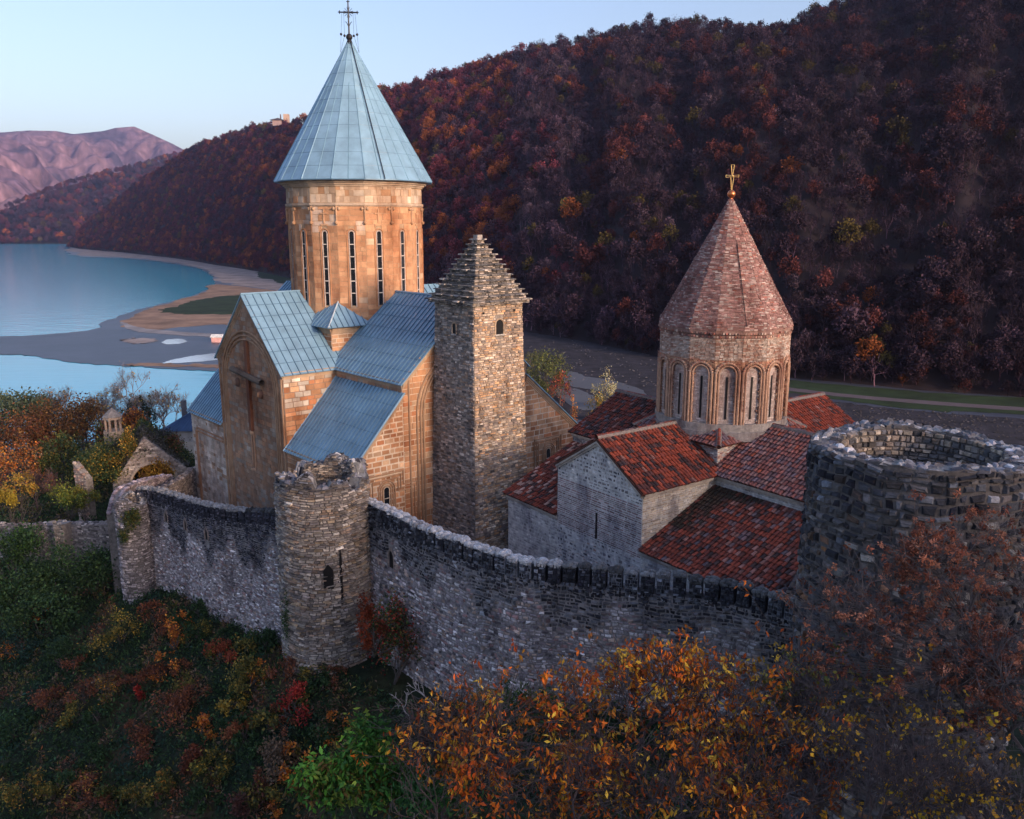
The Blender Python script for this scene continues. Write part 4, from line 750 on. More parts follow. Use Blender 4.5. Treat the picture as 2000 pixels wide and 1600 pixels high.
def flat(name, px, z, mat_, amp=.007, sub=9, col=(1, 1, 1), kind='structure'):
    p = np.array([atz(a, b, z) for a, b in px]); o = []
    n = len(p)
    for i in range(n):
        a, b = p[i], p[(i + 1) % n]; pa, pb = p[i - 1], p[(i + 2) % n]
        for k in range(sub):
            f = k / sub; q = .5 * (2 * a + (b - pa) * f + (2 * pa - 5 * a + 4 * b - pb) * f * f + (3 * a - pa - 3 * b + pb) * f ** 3) if np.linalg.norm(b - a) < 900 else a + (b - a) * f
            q = q.copy(); s = amp * abs(q[1]); q[:2] += rng.normal(0, s * .5, 2) * [1, 1.2]; q[2] = z; o.append(q)
    T3 = tessellate_polygon([[Vector(v) for v in o]]); b = MB(); F = [list(t)[::-1] if (np.cross(np.array(o[t[1]]) - o[t[0]], np.array(o[t[2]]) - o[t[0]])[2] < 0) else list(t) for t in T3]; b.add(o, F, col)
    ob = b.build(name, mat_); return tag(ob, kind=kind)
def gm(name, base, nscale=.06, namt=.35, bscale=.4, rough=.9, spec=.2): return mat(name, base=base, rough=rough, nscale=nscale, namt=namt, bump=.9, bscale=bscale, spec=spec)
M_mud = gm('wet_mud', (.055, .062, .088), .05, .3, rough=.45, spec=.4)
land = [(-300, 652), (0, 657), (150, 648), (195, 640), (200, 630), (270, 605), (330, 590), (400, 568), (418, 550), (400, 530), (340, 515), (250, 505), (150, 500), (136, 487), (170, 478), (560, 500), (1000, 600), (2000, 740), (3000, 850), (3000, 1300), (2000, 1020), (1200, 900), (700, 850), (520, 760), (430, 727), (350, 722), (250, 715), (150, 708), (60, 695), (0, 693), (-300, 688)]
flat('mudflat', land, -11.9, M_mud, .003)
M_sand = gm('pale_shingle', (.27, .23, .22), .08, .4); M_bank = gm('eroded_sand', (.26, .17, .12), .1, .4); M_gr = gm('meadow_grass', (.020, .036, .014), .12, .5); M_path = gm('gravel_track', (.26, .25, .26), .1, .3); M_grav = gm('dark_gravel', (.030, .028, .036), .25, .6)
flat('shore', [(134, 484), (150, 497), (250, 503), (340, 513), (400, 527), (424, 548), (500, 562), (600, 575), (640, 560), (560, 540), (420, 514), (300, 500), (200, 490)], -11.86, M_sand)
flat('sand_bank', [(238, 632), (270, 612), (330, 592), (400, 572), (424, 556), (600, 580), (600, 642), (440, 634), (330, 642), (270, 642)], -11.87, M_bank)
flat('shore_path', [(236, 628), (275, 640), (340, 647), (460, 655), (460, 660), (340, 654), (260, 646)], -11.84, M_path, .002)
flat('grass_patch', [(312, 607), (345, 598), (400, 583), (470, 577), (620, 585), (620, 612), (440, 614), (350, 613)], -11.83, M_gr)
flat('grass_patch', [(500, 533), (580, 528), (640, 548), (580, 556), (530, 548)], -11.81, M_gr)
flat('gravel_bar', [(244, 665), (262, 661), (300, 662), (301, 668), (280, 671), (252, 670)], -11.86, M_sand)
for p in ([(318, 667), (330, 663), (355, 662), (364, 667), (345, 672), (322, 672)], [(318, 709), (350, 700), (400, 692), (460, 688), (450, 700), (380, 707)]): flat('puddle', p, -11.85, mat('shallow_water', base=(.42, .48, .54), rough=.1, bump=0, namt=.1, spec=.5) if 'shallow_water' not in bpy.data.materials else bpy.data.materials['shallow_water'], .002)
flat('gravel_bar', [(240, 712), (330, 716), (450, 718), (450, 712), (350, 711), (290, 709)], -11.86, M_bank)
flat('riverbed', [(980, 640), (1300, 690), (1340, 740), (1500, 770), (1500, 830), (1200, 830), (980, 760)], -11.86, M_grav)
flat('stream', [(1095, 728), (1120, 726), (1150, 736), (1190, 742), (1250, 760), (1260, 780), (1200, 778), (1160, 762), (1110, 752)], -11.82, gm('silty_water', (.12, .13, .15), .05, .15, rough=.3), .002)
flat('stream', [(1085, 762), (1120, 758), (1165, 778), (1160, 800), (1120, 795)], -11.82, bpy.data.materials['silty_water'], .002)
flat('meadow', [(1480, 738), (1540, 742), (1700, 757), (2000, 778), (2400, 800), (2400, 850), (2000, 812), (1800, 800), (1640, 782), (1480, 764)], -11.84, M_gr)
flat('dirt_path', [(1500, 752), (1600, 764), (1750, 778), (2000, 796), (2300, 815), (2300, 822), (2000, 803), (1750, 785), (1600, 770), (1500, 757)], -11.81, gm('packed_earth', (.10, .08, .09), .1, .2), .0015)
flat('riverbed', [(1500, 768), (1640, 786), (1800, 804), (2000, 817), (2300, 840), (2300, 900), (1900, 900), (1500, 860)], -11.83, M_grav)
# ================================================================ hills
def polar(pts, z=None):
    az, v = [], []
    for (px, py) in pts:
        if z is None: d = ray(px, py); az.append(math.atan2(d[0], d[1])); v.append(d[2] / math.hypot(d[0], d[1]))
        else: p = atz(px, py, z); az.append(math.atan2(p[0], p[1])); v.append(math.hypot(p[0], p[1]))
    return np.array(az), np.array(v)
def hill(name, base, sky_, mat_, slope=.5, drop=8., zb=-12, na=260, nr=60, back=.6, gully=6., seed=5, rbase=None, colf=None, freq=46):
    ab, rb = polar(base, zb) if rbase is None else (polar(base)[0], np.array(rbase, float)); as_, te = polar(sky_); a = np.linspace(min(as_[0], ab[0]), max(as_[-1], ab[-1]), na)
    RB, TE = np.interp(a, ab, rb), np.interp(a, as_, te); RR = (slope * RB + (CH - zb)) / (slope - TE); ZR = CH + TE * RR - drop
    RR = np.maximum(RR, RB + 6); t = np.concatenate([np.linspace(0, 1, nr), np.linspace(1, 1 + back, 10)[1:]])
    Rg = RB[None] + (RR - RB)[None] * t[:, None]; sh = np.where(t <= 1, t * (1.28 - .28 * t), 1 - .55 * (t - 1)); Zh = zb - .5 + (ZR - zb + .5)[None] * sh[:, None]
    Ag = np.broadcast_to(a, Rg.shape); env = np.sin(np.pi * np.clip(t, 0, 1))[:, None] ** .8
    gl = np.sin(Ag * freq + 2 * np.sin(Ag * freq * .31 + seed) + t[:, None] * 1.5) + .5 * np.sin(Ag * freq * 2.7 + seed + 2 * t[:, None]); Zh = Zh + gully * env * (gl * .6 - .5)
    Xh, Yh = Rg * np.sin(Ag), Rg * np.cos(Ag); Zh = Zh + env * vnoise(Xh, Yh, (RR - RB).mean() * .18, seed) * gully * .4
    if na > 290: Zh = Zh + env * (vnoise(Xh, Yh, 170, 61) * 5 + vnoise(Xh, Yh, 60, 62) * 2 + vnoise(Xh, Yh, 28, 63) * 1.4)
    i = np.arange((na - 1) * (len(t) - 1)); q = (i // (na - 1)) * na + i % (na - 1); b = MB(); b.add(np.stack([Xh, Yh, Zh], -1).reshape(-1, 3), np.column_stack([q, q + 1, q + 1 + na, q + na]), (1, 1, 1) if colf is None else colf(Xh.ravel(), Yh.ravel(), Zh.ravel(), (gl * env).ravel()))
    o = tag(b.build(name, mat_, smooth=True), kind='structure'); return a, t, Xh, Yh, Zh
M_hill = mat('forest_floor', base=(.018, .011, .014), nscale=.05, namt=.4, bump=0)
hb = [(132, 481), (150, 486), (200, 490), (300, 500), (420, 518), (560, 543), (700, 575), (850, 605), (1030, 650), (1160, 672), (1280, 698), (1540, 740), (1800, 765), (2000, 778), (2400, 815), (3000, 900)]
hs = [(132, 482), (150, 452), (180, 422), (225, 388), (262, 358), (334, 310), (360, 291), (400, 271), (450, 256), (500, 241), (560, 236), (650, 203), (750, 172), (850, 140), (950, 110), (1060, 77), (1150, 60), (1250, 40), (1330, 27), (1440, 38), (1530, 36), (1600, 6), (1800, -100), (2000, -190), (2400, -290), (3000, -330)]
near_h = hill('hill', hb, hs, M_hill)
mid_h = hill('hill', [(-500, 462), (0, 462), (200, 462), (450, 462)], [(-500, 440), (-200, 430), (0, 404), (60, 382), (112, 361), (169, 344), (215, 332), (262, 322), (330, 302), (400, 285), (520, 270)], M_hill, slope=.42, drop=10, rbase=[2050, 2050, 1950, 1900], zb=-13, na=120, nr=40, gully=22, seed=2, freq=60)
def mcol(x, y, z, g): k = (vnoise(x, y, 420, 8) * .6 + g * .5)[:, None]; c = np.where(k > .1, [[.20, .12, .145]], [[.145, .09, .125]]); c = np.where(k < -.35, [[.075, .055, .085]], c); return c * np.exp(.3 * vnoise(x, y, 45, 71) + .2 * vnoise(x, y, 20, 72))[:, None]  # bluish shadow painted into the gullies, lighter tone on the spurs
M_mtn = mat('bare_wooded_mountain', nscale=.012, namt=.3, bump=.35, bscale=.03); M_mtn.node_tree.nodes['Bump'].inputs['Distance'].default_value = 14
hill('mountain', [(-900, 445), (0, 445), (700, 445)], [(-900, 300), (-400, 262), (0, 259), (56, 255), (109, 256), (144, 262), (202, 256), (225, 250), (262, 247), (300, 264), (337, 281), (358, 292), (450, 330), (700, 420)], M_mtn, slope=.5, drop=0, rbase=[3700, 3700, 3700], na=520, nr=150, gully=80, seed=3, colf=mcol, freq=34)
hill('mountain', [(-900, 445), (0, 445), (170, 445)], [(-900, 240), (-300, 225), (0, 267), (37, 277), (67, 297), (86, 327), (109, 350), (140, 372), (170, 400)], M_mtn, slope=.5, drop=0, rbase=[2900, 2900, 2900], na=300, nr=120, gully=60, seed=9, colf=mcol, freq=28)
# ---------------------------------------------------------------- leaves, crowns, branches
def leaf_quads(mb, P, size, cols, asp=.5, droop=0., up=0.):
    n = len(P)
    if n == 0: return
    d = rng.normal(0, 1, (n, 3)); d[:, 2] = d[:, 2] - droop + up; d /= np.linalg.norm(d, axis=1, keepdims=True); e = rng.normal(0, 1, (n, 3)); e = np.cross(d, e); e /= np.linalg.norm(e, axis=1, keepdims=True) + 1e-9
    s = (np.broadcast_to(size, n) * rng.uniform(.6, 1.3, n))[:, None]; nn = np.cross(d, e)
    v = np.stack([P, P + d * s * .5 + e * s * asp * .5 + nn * s * .08, P + d * s, P + d * s * .5 - e * s * asp * .5 + nn * s * .08], 1).reshape(-1, 3)
    mb.add(v, (np.arange(n) * 4)[:, None] + np.arange(4), np.repeat(cols, 4, 0))
def crown_points(n, rad, clumps, spread=.33, low=-.5):
    d = rng.normal(0, 1, (clumps, 3)); d /= np.linalg.norm(d, axis=1, keepdims=True); d = d[d[:, 2] > low] if (d[:, 2] > low).sum() > 3 else d
    cc = d * rng.uniform(.35, 1, (len(d), 1)) ** .6; k = rng.integers(0, len(cc), n); p = cc[k] + rng.normal(0, spread, (n, 3)) * rng.uniform(.5, 1.1, len(cc))[k][:, None]
    return p * np.asarray(rad), k
def branching(p, d, L, r, depth, out, tips, spread=.55, up=.15, kids=3, shrink=.68):
    q = p + d * L; m = (p + q) / 2 + rng.normal(0, L * .06, 3); out.append((p, m, r, r * .88)); out.append((m, q, r * .88, r * .72))
    if depth == 0: tips.append((q, d)); return
    for k in range(kids if depth > 1 else 2):
        nd = nrm(d + rng.normal(0, spread, 3) + np.array([0, 0, up])); st = q if k == 0 else p + (q - p) * rng.uniform(.45, 1); branching(st, nd, L * shrink * rng.uniform(.75, 1.2), r * (.7 if k == 0 else .55), depth - 1, out, tips, spread, up, kids, shrink)
def sticks(mb, out, col, k=5, minr=0.):
    A_ = np.array([o[0] for o in out]); B_ = np.array([o[1] for o in out]); ra = np.maximum([o[2] for o in out], minr); rb = np.maximum([o[3] for o in out], minr); mb.tubes(A_, B_, ra, rb, col, k)
# forest: six kinds of tree scattered over the hills as one mass
def wood_tree(kind, s):
    b = MB(); h = 8.5; out, tips = [], []; branching(np.zeros(3), nrm([rng.normal(0, .08), rng.normal(0, .08), 1]), h * .33, .13, 3, out, tips, .5, .35, 3, .66)
    sticks(b, out, (2.6, 2.4, 2.3) if kind == 0 else (.9, .8, .8), 3, .04)
    if kind == 0:                                       # bare, misty with twigs
        P = np.array([t[0] for t in tips]); P = np.repeat(P, 7, 0) + rng.normal(0, .75, (len(P) * 7, 3)); P[:, 2] = np.maximum(P[:, 2], 2); leaf_quads(b, P, 1.25, np.full((len(P), 3), .75) * rng.uniform(.6, 1.5, (len(P), 1)), .13, 0, 1.2)
    else:
        p, k = crown_points(520, (3.2, 3.2, 3.0), 22, .24); p[:, 2] += 6.2; v = rng.uniform(.55, 1.5, 22)[k % 22][:, None]; leaf_quads(b, p, .85, np.ones((len(p), 3)) * v, .6)
    o = b.build('wood_tree', M_wt); COL.objects.unlink(o); return o
M_wt = bpy.data.materials.new('forest_foliage'); M_wt.use_nodes = True; t_ = M_wt.node_tree; P_ = t_.nodes['Principled BSDF']; P_.inputs['Roughness'].default_value = .9; P_.inputs['Specular IOR Level'].default_value = .1
a1_ = t_.nodes.new('ShaderNodeAttribute'); a1_.attribute_name = 'Col'; a2_ = t_.nodes.new('ShaderNodeAttribute'); a2_.attribute_type = 'INSTANCER'; a2_.attribute_name = 'tcol'
m_ = t_.nodes.new('ShaderNodeMix'); m_.data_type = 'RGBA'; m_.blend_type = 'MULTIPLY'; m_.inputs[0].default_value = 1; t_.links.new(a1_.outputs['Color'], m_.inputs['A']); t_.links.new(a2_.outputs['Color'], m_.inputs['B']); t_.links.new(m_.outputs['Result'], P_.inputs['Base Color'])
KINDS = [wood_tree(0, s) for s in range(3)] + [wood_tree(1, s) for s in range(3)]
def forest(name, label, P, idx, scl, col):
    n = len(P); me = bpy.data.meshes.new(name); me.vertices.add(n); me.vertices.foreach_set('co', P.astype(np.float32).ravel())
    for nm, ty, dat in (('idx', 'INT', idx.astype(np.int32)), ('scl', 'FLOAT', scl.astype(np.float32)), ('rot', 'FLOAT', rng.uniform(0, 6.28, n).astype(np.float32))): at_ = me.attributes.new(nm, ty, 'POINT'); at_.data.foreach_set('value', dat)
    at_ = me.attributes.new('tcol', 'FLOAT_COLOR', 'POINT'); at_.data.foreach_set('color', np.hstack([col, np.ones((n, 1))]).astype(np.float32).ravel())
    o = bpy.data.objects.new(name, me); COL.objects.link(o); g = bpy.data.node_groups.new(name, 'GeometryNodeTree'); g.interface.new_socket('Geometry', in_out='INPUT', socket_type='NodeSocketGeometry'); g.interface.new_socket('Geometry', in_out='OUTPUT', socket_type='NodeSocketGeometry')
    N, L = g.nodes, g.links; gi, go, jn = N.new('NodeGroupInput'), N.new('NodeGroupOutput'), N.new('GeometryNodeJoinGeometry'); L.new(jn.outputs[0], go.inputs[0])
    def na(nm, ty): a = N.new('GeometryNodeInputNamedAttribute'); a.data_type = ty; a.inputs['Name'].default_value = nm; return a.outputs['Attribute']
    ai, as__, ar = na('idx', 'INT'), na('scl', 'FLOAT'), na('rot', 'FLOAT'); cx = N.new('ShaderNodeCombineXYZ'); L.new(ar, cx.inputs[2])
    for k, ko in enumerate(KINDS):
        oi = N.new('GeometryNodeObjectInfo'); oi.inputs['Object'].default_value = ko; oi.inputs['As Instance'].default_value = True; cp = N.new('FunctionNodeCompare'); cp.data_type = 'INT'; cp.operation = 'EQUAL'; L.new(ai, cp.inputs[2]); cp.inputs[3].default_value = k
        ip = N.new('GeometryNodeInstanceOnPoints'); L.new(gi.outputs[0], ip.inputs['Points']); L.new(cp.outputs[0], ip.inputs['Selection']); L.new(oi.outputs['Geometry'], ip.inputs['Instance']); L.new(cx.outputs[0], ip.inputs['Rotation']); L.new(as__, ip.inputs['Scale']); L.new(ip.outputs[0], jn.inputs[0])
    m = o.modifiers.new('trees', 'NODES'); m.node_group = g; me.materials.append(M_wt); return tag(o, label, 'woodland', kind='stuff')
def sample_hill(h, area, amin, amax, tmax=1.06):
    a, t, X, Y, Zh = h; A_, B_, C_ = [np.stack([X, Y, Zh], -1)[sl] for sl in ((slice(0, -1), slice(0, -1)), (slice(0, -1), slice(1, None)), (slice(1, None), slice(0, -1)))]
    ar = np.linalg.norm(np.cross(B_ - A_, C_ - A_), axis=-1); ar[t[:-1] > tmax] = 0; ar[:, (a[:-1] < amin) | (a[:-1] > amax)] = 0; n = int(ar.sum() / area); k = rng.choice(ar.size, n, p=ar.ravel() / ar.sum()); u, v = rng.random((n, 1)), rng.random((n, 1))
    A_, B_, C_ = A_.reshape(-1, 3)[k], B_.reshape(-1, 3)[k], C_.reshape(-1, 3)[k]; tt = np.repeat(t[:-1], len(a) - 1)[k]; return A_ + (B_ - A_) * u + (C_ - A_) * v, tt
def wcol(P, tt, warm):
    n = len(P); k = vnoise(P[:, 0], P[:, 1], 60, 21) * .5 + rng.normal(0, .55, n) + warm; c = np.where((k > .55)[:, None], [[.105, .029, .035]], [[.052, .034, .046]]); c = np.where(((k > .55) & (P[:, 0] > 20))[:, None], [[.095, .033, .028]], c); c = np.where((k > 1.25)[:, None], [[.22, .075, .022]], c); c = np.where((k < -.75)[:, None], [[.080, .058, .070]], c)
    o = (rng.random(n) < .03)[:, None]; c = np.where(o, [[.09, .075, .02]], c); return c * np.exp(rng.normal(0, .25, (n, 1))) * np.clip(1.05 - .5 * np.clip(P[:, :1] / 250, 0, 1) * (P[:, 2:3] < 200), .6, 1.1) * [.84, .78, .92] * np.where(P[:, :1] > 40, .78, 1.0), (k > .45) | o[:, 0]  # shade on the hill's right side is put into the tree colours
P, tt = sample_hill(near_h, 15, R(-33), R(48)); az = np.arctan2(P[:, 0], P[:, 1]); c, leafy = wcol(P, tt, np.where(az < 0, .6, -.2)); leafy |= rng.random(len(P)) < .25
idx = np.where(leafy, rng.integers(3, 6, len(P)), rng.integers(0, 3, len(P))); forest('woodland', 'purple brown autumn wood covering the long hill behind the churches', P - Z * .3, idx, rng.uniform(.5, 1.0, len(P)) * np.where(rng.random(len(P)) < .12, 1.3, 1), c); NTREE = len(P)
Q_, tq = sample_hill((near_h[0], near_h[1], near_h[2], near_h[3], near_h[4]), 9, R(-10), R(48), .1); cq, lq = wcol(Q_, tq, -.3); forest('scrub', 'low dark scrub along the foot of the wooded hill', Q_ - Z * .3, rng.integers(3, 6, len(Q_)), rng.uniform(.3, .55, len(Q_)), cq * .8)
P, tt = sample_hill(mid_h, 110, R(-36), R(-18)); c, leafy = wcol(P, tt, .3); forest('woodland', 'dark red autumn wood on the lower hill across the lake', P, rng.integers(3, 6, len(P)), rng.uniform(1.2, 1.8, len(P)), c); print('trees', NTREE, len(P))
# ---------------------------------------------------------------- haze
hz = MB(); hz.abox((0, 3000, 290), (13000, 7000, 620), (1, 1, 1)); M_hz = bpy.data.materials.new('haze'); M_hz.use_nodes = True; t_ = M_hz.node_tree; t_.nodes.remove(t_.nodes['Principled BSDF']); pv = t_.nodes.new('ShaderNodeVolumePrincipled'); pv.inputs['Density'].default_value = HAZE; pv.inputs['Color'].default_value = (.66, .68, 1, 1); pv.inputs['Anisotropy'].default_value = .65
t_.links.new(pv.outputs[0], t_.nodes['Material Output'].inputs['Volume'])
if HAZE > 0: tag(hz.build('haze', M_hz), 'thin bluish evening haze over the valley', 'haze', kind='stuff')
# ================================================================ plants and ruins outside the walls
DG = [(.036, .078, .026), (.024, .055, .024), (.050, .095, .032)]
GRN = [(.04, .10, .02), (.06, .13, .025), (.03, .075, .02), (.09, .14, .03)]
YEL = [(0.42, 0.266, 0.042), (0.308, 0.21, 0.042), (0.196, 0.168, 0.042), (0.476, 0.224, 0.042)]
ORG = [(0.54, 0.18, 0.03), (0.42, 0.12, 0.03), (0.6, 0.27, 0.045), (0.27, 0.09, 0.038)]
RUS = [(0.23, 0.081, 0.041), (0.162, 0.061, 0.041), (0.297, 0.108, 0.041), (0.108, 0.054, 0.041)]
CRI = [(0.39, 0.038, 0.03), (0.27, 0.03, 0.03), (0.48, 0.075, 0.045)]
BRN = [(0.156, 0.108, 0.072), (0.108, 0.078, 0.054), (0.204, 0.132, 0.084)]
OLV = [(.13, .12, .03), (.09, .10, .03), (.18, .15, .035), (.06, .08, .025)]
BARK = (.10, .085, .08)
def shrub(label, P, rad, cols, n=900, clumps=14, size=.16, group=None, name='shrub', cat='shrub', low=-.2, lift=.45, stem=True, asp=.6, up=.2, rz=0):
    t = thing(name, label, cat, P, group); rad = np.asarray(rad, float); q = WL[t.name]
    p, k = crown_points(n, rad, clumps, .24, low); v = rng.uniform(.7, 1.35, 64)[k % 64][:, None]; b = MB(); leaf_quads(b, q + p + [0, 0, rad[2] * lift + .1], size, pal(n, cols, None, .25) * v, asp, 0, up); b.build('foliage', M_leaf, t)
    if stem:
        out, tips = [], []
        for _ in range(4): branching(q + [0, 0, -.2], nrm([rng.normal(0, .5), rng.normal(0, .5), 1]), rad[2] * .5, .04 + .012 * rad[2], 2, out, tips, .5, .3)
        b = MB(); sticks(b, out, BARK, 4); b.build('stem', M_bark, t)
    return t
def tree(label, P, h, crown, cols, n=2500, clumps=26, size=.3, depth=4, spread=.5, group=None, name='tree', trunk_r=None, leaf_on=True, bark=BARK, low=-.4, twig=0, up=.2, droop=0., asp=.6, cz=None, lean=(0, 0), lfrac=.36):
    t = thing(name, label, 'tree', P, group); q = WL[t.name]; crown = np.asarray(crown, float); out, tips = [], []
    branching(q - Z * .4, nrm([lean[0] + rng.normal(0, .06), lean[1] + rng.normal(0, .06), 1]), h * lfrac, trunk_r or h * .022, depth, out, tips, spread, .28, 3, .68)
    b = MB(); sticks(b, out, bark, 5, .012 if not twig else .018); b.build('trunk', M_bark, t); b = MB()
    if twig:
        TP = np.array([x[0] for x in tips]); TD = np.array([x[1] for x in tips]); m_ = len(TP) * twig; k = rng.integers(0, len(TP), m_); D = TD[k] + rng.normal(0, .5, (m_, 3)) + [0, 0, .25]; D /= np.linalg.norm(D, axis=1, keepdims=True); A_ = TP[k] + rng.normal(0, .12, (m_, 3)); L_ = rng.uniform(.5, 1.3, (m_, 1)) * h * .085
        b.tubes(A_, A_ + D * L_, .014, .006, np.array(bark) * 1.15, 3)
        E_ = A_ + D * L_ * rng.uniform(.3, 1, (m_, 1))
        if leaf_on: kk = rng.choice(m_, min(n, m_ * 3)); leaf_quads(b, E_[kk] + rng.normal(0, .15, (len(kk), 3)), size, pal(len(kk), cols, None, .25), asp, droop, up)
    elif leaf_on:
        p, k = crown_points(n, crown, clumps, .22, low); v = rng.uniform(.65, 1.4, 64)[k % 64][:, None]; z0 = cz if cz is not None else h - crown[2]
        leaf_quads(b, q + p + [lean[0] * h * .6, lean[1] * h * .6, z0], size, pal(n, cols, None, .22) * v, asp, droop, up)
    if b.V: b.build('crown', M_leaf, t)
    return t
def gh(px, py, **k): return ground_hit(px, py, **k)
def on_ground(x, y, dz=0): return np.array([x, y, float(H(x, y)[0]) + dz])
def footing(px, py, Y): p = at(px, py, Y); return on_ground(p[0], Y)
# ---- trees of the far left garden
def ltree(px, ytop, Y, wpx, cols, label, **k):
    tp = at(px, ytop, Y); g = on_ground(tp[0], Y); h = tp[2] - g[2]; w_ = wpx / FPX * Y * 1.02; return tree(label, g, h, (w_ / 2, w_ / 2, k.pop('cr', min(h * .42, w_ * .55))), cols, **k)
SG = [(.10, .13, .07), (.07, .10, .055), (.14, .16, .09)]
ltree(20, 765, 112, 130, SG, 'grey green willow at the lake shore at the left edge', n=5200, size=.42, clumps=34, name='willow_tree')
ltree(72, 775, 116, 70, SG, 'smaller grey green willow beside the big shore willow', n=2400, size=.4, clumps=20, name='willow_tree')
bt_ = dict(twig=9, depth=5, n=500, size=.35, spread=.5, bark=(.20, .17, .17), trunk_r=.16)
for (px, yt, Y, w_, lb) in ((122, 752, 118, 80, 'bare pale shore tree with a few yellow leaves next to the grey green willows'), (175, 735, 121, 95, 'tallest bare shore tree with scattered yellow leaves behind the orange brown trees'), (225, 745, 119, 70, 'bare shore tree right above the little domed pavilion'), (270, 738, 124, 70, 'bare shore tree behind the dark cypress clump'), (318, 752, 117, 75, 'bare shore tree between the cypresses and the blue roofed house')):
    ltree(px, yt, Y, w_, YEL + [(.25, .19, .14)] * 3, lb, name='bare_tree', **dict(bt_, n=420 if px < 240 else 160))
OB = [(.24, .10, .035), (.18, .075, .03), (.12, .07, .03), (.28, .14, .04), (.08, .05, .025)]
ltree(165, 785, 100, 120, OB, 'rounded orange brown tree left of the little domed pavilion', n=6000, size=.32, clumps=36)
ltree(100, 790, 103, 110, OB, 'tall brown and yellow tree in the middle of the left garden', n=5200, size=.32, clumps=34)
ltree(30, 815, 96, 130, RUS + OB, 'wide rust brown tree at the left edge under the willow', n=5600, size=.32, clumps=34)
ltree(215, 815, 97, 60, RUS + OLV, 'dark olive brown tree touching the little domed pavilion', n=2400, size=.3, clumps=20)
ltree(20, 865, 88, 110, ORG + BRN, 'orange tinged low tree at the left edge above the yellow sapling', n=3600, size=.26, clumps=26)
ltree(110, 850, 90, 90, OLV + DG, 'dark olive thicket tree in shade below the orange brown trees', n=3600, size=.28, clumps=26)
ltree(260, 800, 93, 45, ORG + RUS, 'small orange red tree between the pavilion and the cypresses', n=1400, size=.26, clumps=14)
ltree(175, 880, 84, 80, DG + OLV, 'dark green tree in shade in front of the overgrown ruin', n=3000, size=.26, clumps=22)
for (px, yt, Y, w_, lb) in ((110, 905, 80, 95, 'bare reddish twiggy shrub tree above the yellow green bushes'), (60, 890, 83, 90, 'bare grey twiggy tree behind the yellow sapling')): ltree(px, yt, Y, w_, RUS, lb, name='bare_tree', twig=10, depth=4, n=160, size=.2, bark=(.15, .09, .085), trunk_r=.09)
for (px, yt, Y, w_, cols, lb) in ((28, 925, 74, 60, YEL, 'slender sapling with orange yellow leaves above the low wall'), (8, 955, 72, 40, [(.42, .30, .03), (.34, .26, .04)], 'bright yellow sapling cut by the left edge'), (128, 942, 74, 70, [(.16, .19, .03), (.24, .24, .04), (.09, .14, .03)], 'yellow green bush above the low ruined wall'), (160, 950, 75, 50, [(.12, .15, .03), (.20, .17, .03)], 'olive yellow bush beside the brick stub of the ruin')):
    ltree(px, yt, Y, w_, cols, lb, n=1500, size=.2, clumps=16, name='sapling' if px < 60 else 'bush_tree', trunk_r=.06)
for i, px in enumerate((252, 262, 275, 283, 292)):      # cypress group
    yt = (788, 780, 776, 782, 779)[i]; Y = 110 + i; tp = at(px, yt, Y); g = on_ground(tp[0], Y); h = tp[2] - g[2]; t = thing('cypress_tree', 'narrow dark cypress in the clump of five behind the pavilion', 'tree', g, 'cypresses behind the pavilion')
    p, k = crown_points(900, (.75, .75, h * .5), 30, .16, -1); b = MB(); leaf_quads(b, g + p + [0, 0, h * .52], .3, pal(900, [(.015, .028, .014), (.010, .018, .010)], None, .3), .4, 0, 1.5); b.build('crown', M_leaf, t); b = MB(); b.tubes([g - Z * .2], [g + Z * h * .6], .12, .05, BARK, 5); b.build('trunk', M_bark, t)
ltree(252, 805, 108, 60, [(.012, .022, .012), (.02, .03, .014)], 'broad dark evergreen in front of the cypresses', n=2400, size=.28, clumps=20, name='evergreen_tree')
n_ = 46000; x_ = rng.uniform(-62, -27, n_); y_ = rng.uniform(64, 112, n_); kv = vnoise(x_, y_, 8, 41); cv = np.where((kv > .2)[:, None], pal(n_, OLV + BRN, None, .35), pal(n_, DG, None, .35)); gc2 = MB(); leaf_quads(gc2, np.column_stack([x_, y_, H(x_, y_) + np.abs(rng.normal(0, .35, n_))]), .38, cv, .4, 0, .6); tag(gc2.build('garden_scrub', M_leaf), 'dark scrub and grass under the trees of the left garden', 'scrub', kind='stuff')
# ---- little domed pavilion on the ruin
C = at(222, 842, 84); pv_ = thing('bell_pavilion', 'tiny domed stone bell pavilion with arched openings on top of the overgrown ruin', 'pavilion', C); b = MB(); bs = C
b.prism(ring(1.0, bs[2] - 1.2, 8, 0, C)[::-1], Z * 1.3, (.34, .27, .22)); b.build('base', M_rub, pv_)
for i in range(8): a = 2 * math.pi * i / 8; b = MB(); b.tubes([bs + [.72 * math.cos(a), .72 * math.sin(a), .1]], [bs + [.72 * math.cos(a), .72 * math.sin(a), 1.35]], .12, .12, (.36, .27, .22), 6); b.build('pillar', M_rub, pv_)
b = MB(); b.prism(ring(.92, bs[2] + 1.3, 8, 0, C)[::-1], Z * .25, (.36, .28, .23)); ap_ = bs + Z * 2.45; rg = ring(1.0, bs[2] + 1.55, 8, 0, C)
for i in range(8): b.poly([rg[i], rg[(i - 1) % 8], ap_], (.24, .22, .21))
b.build('roof', M_slate, pv_)
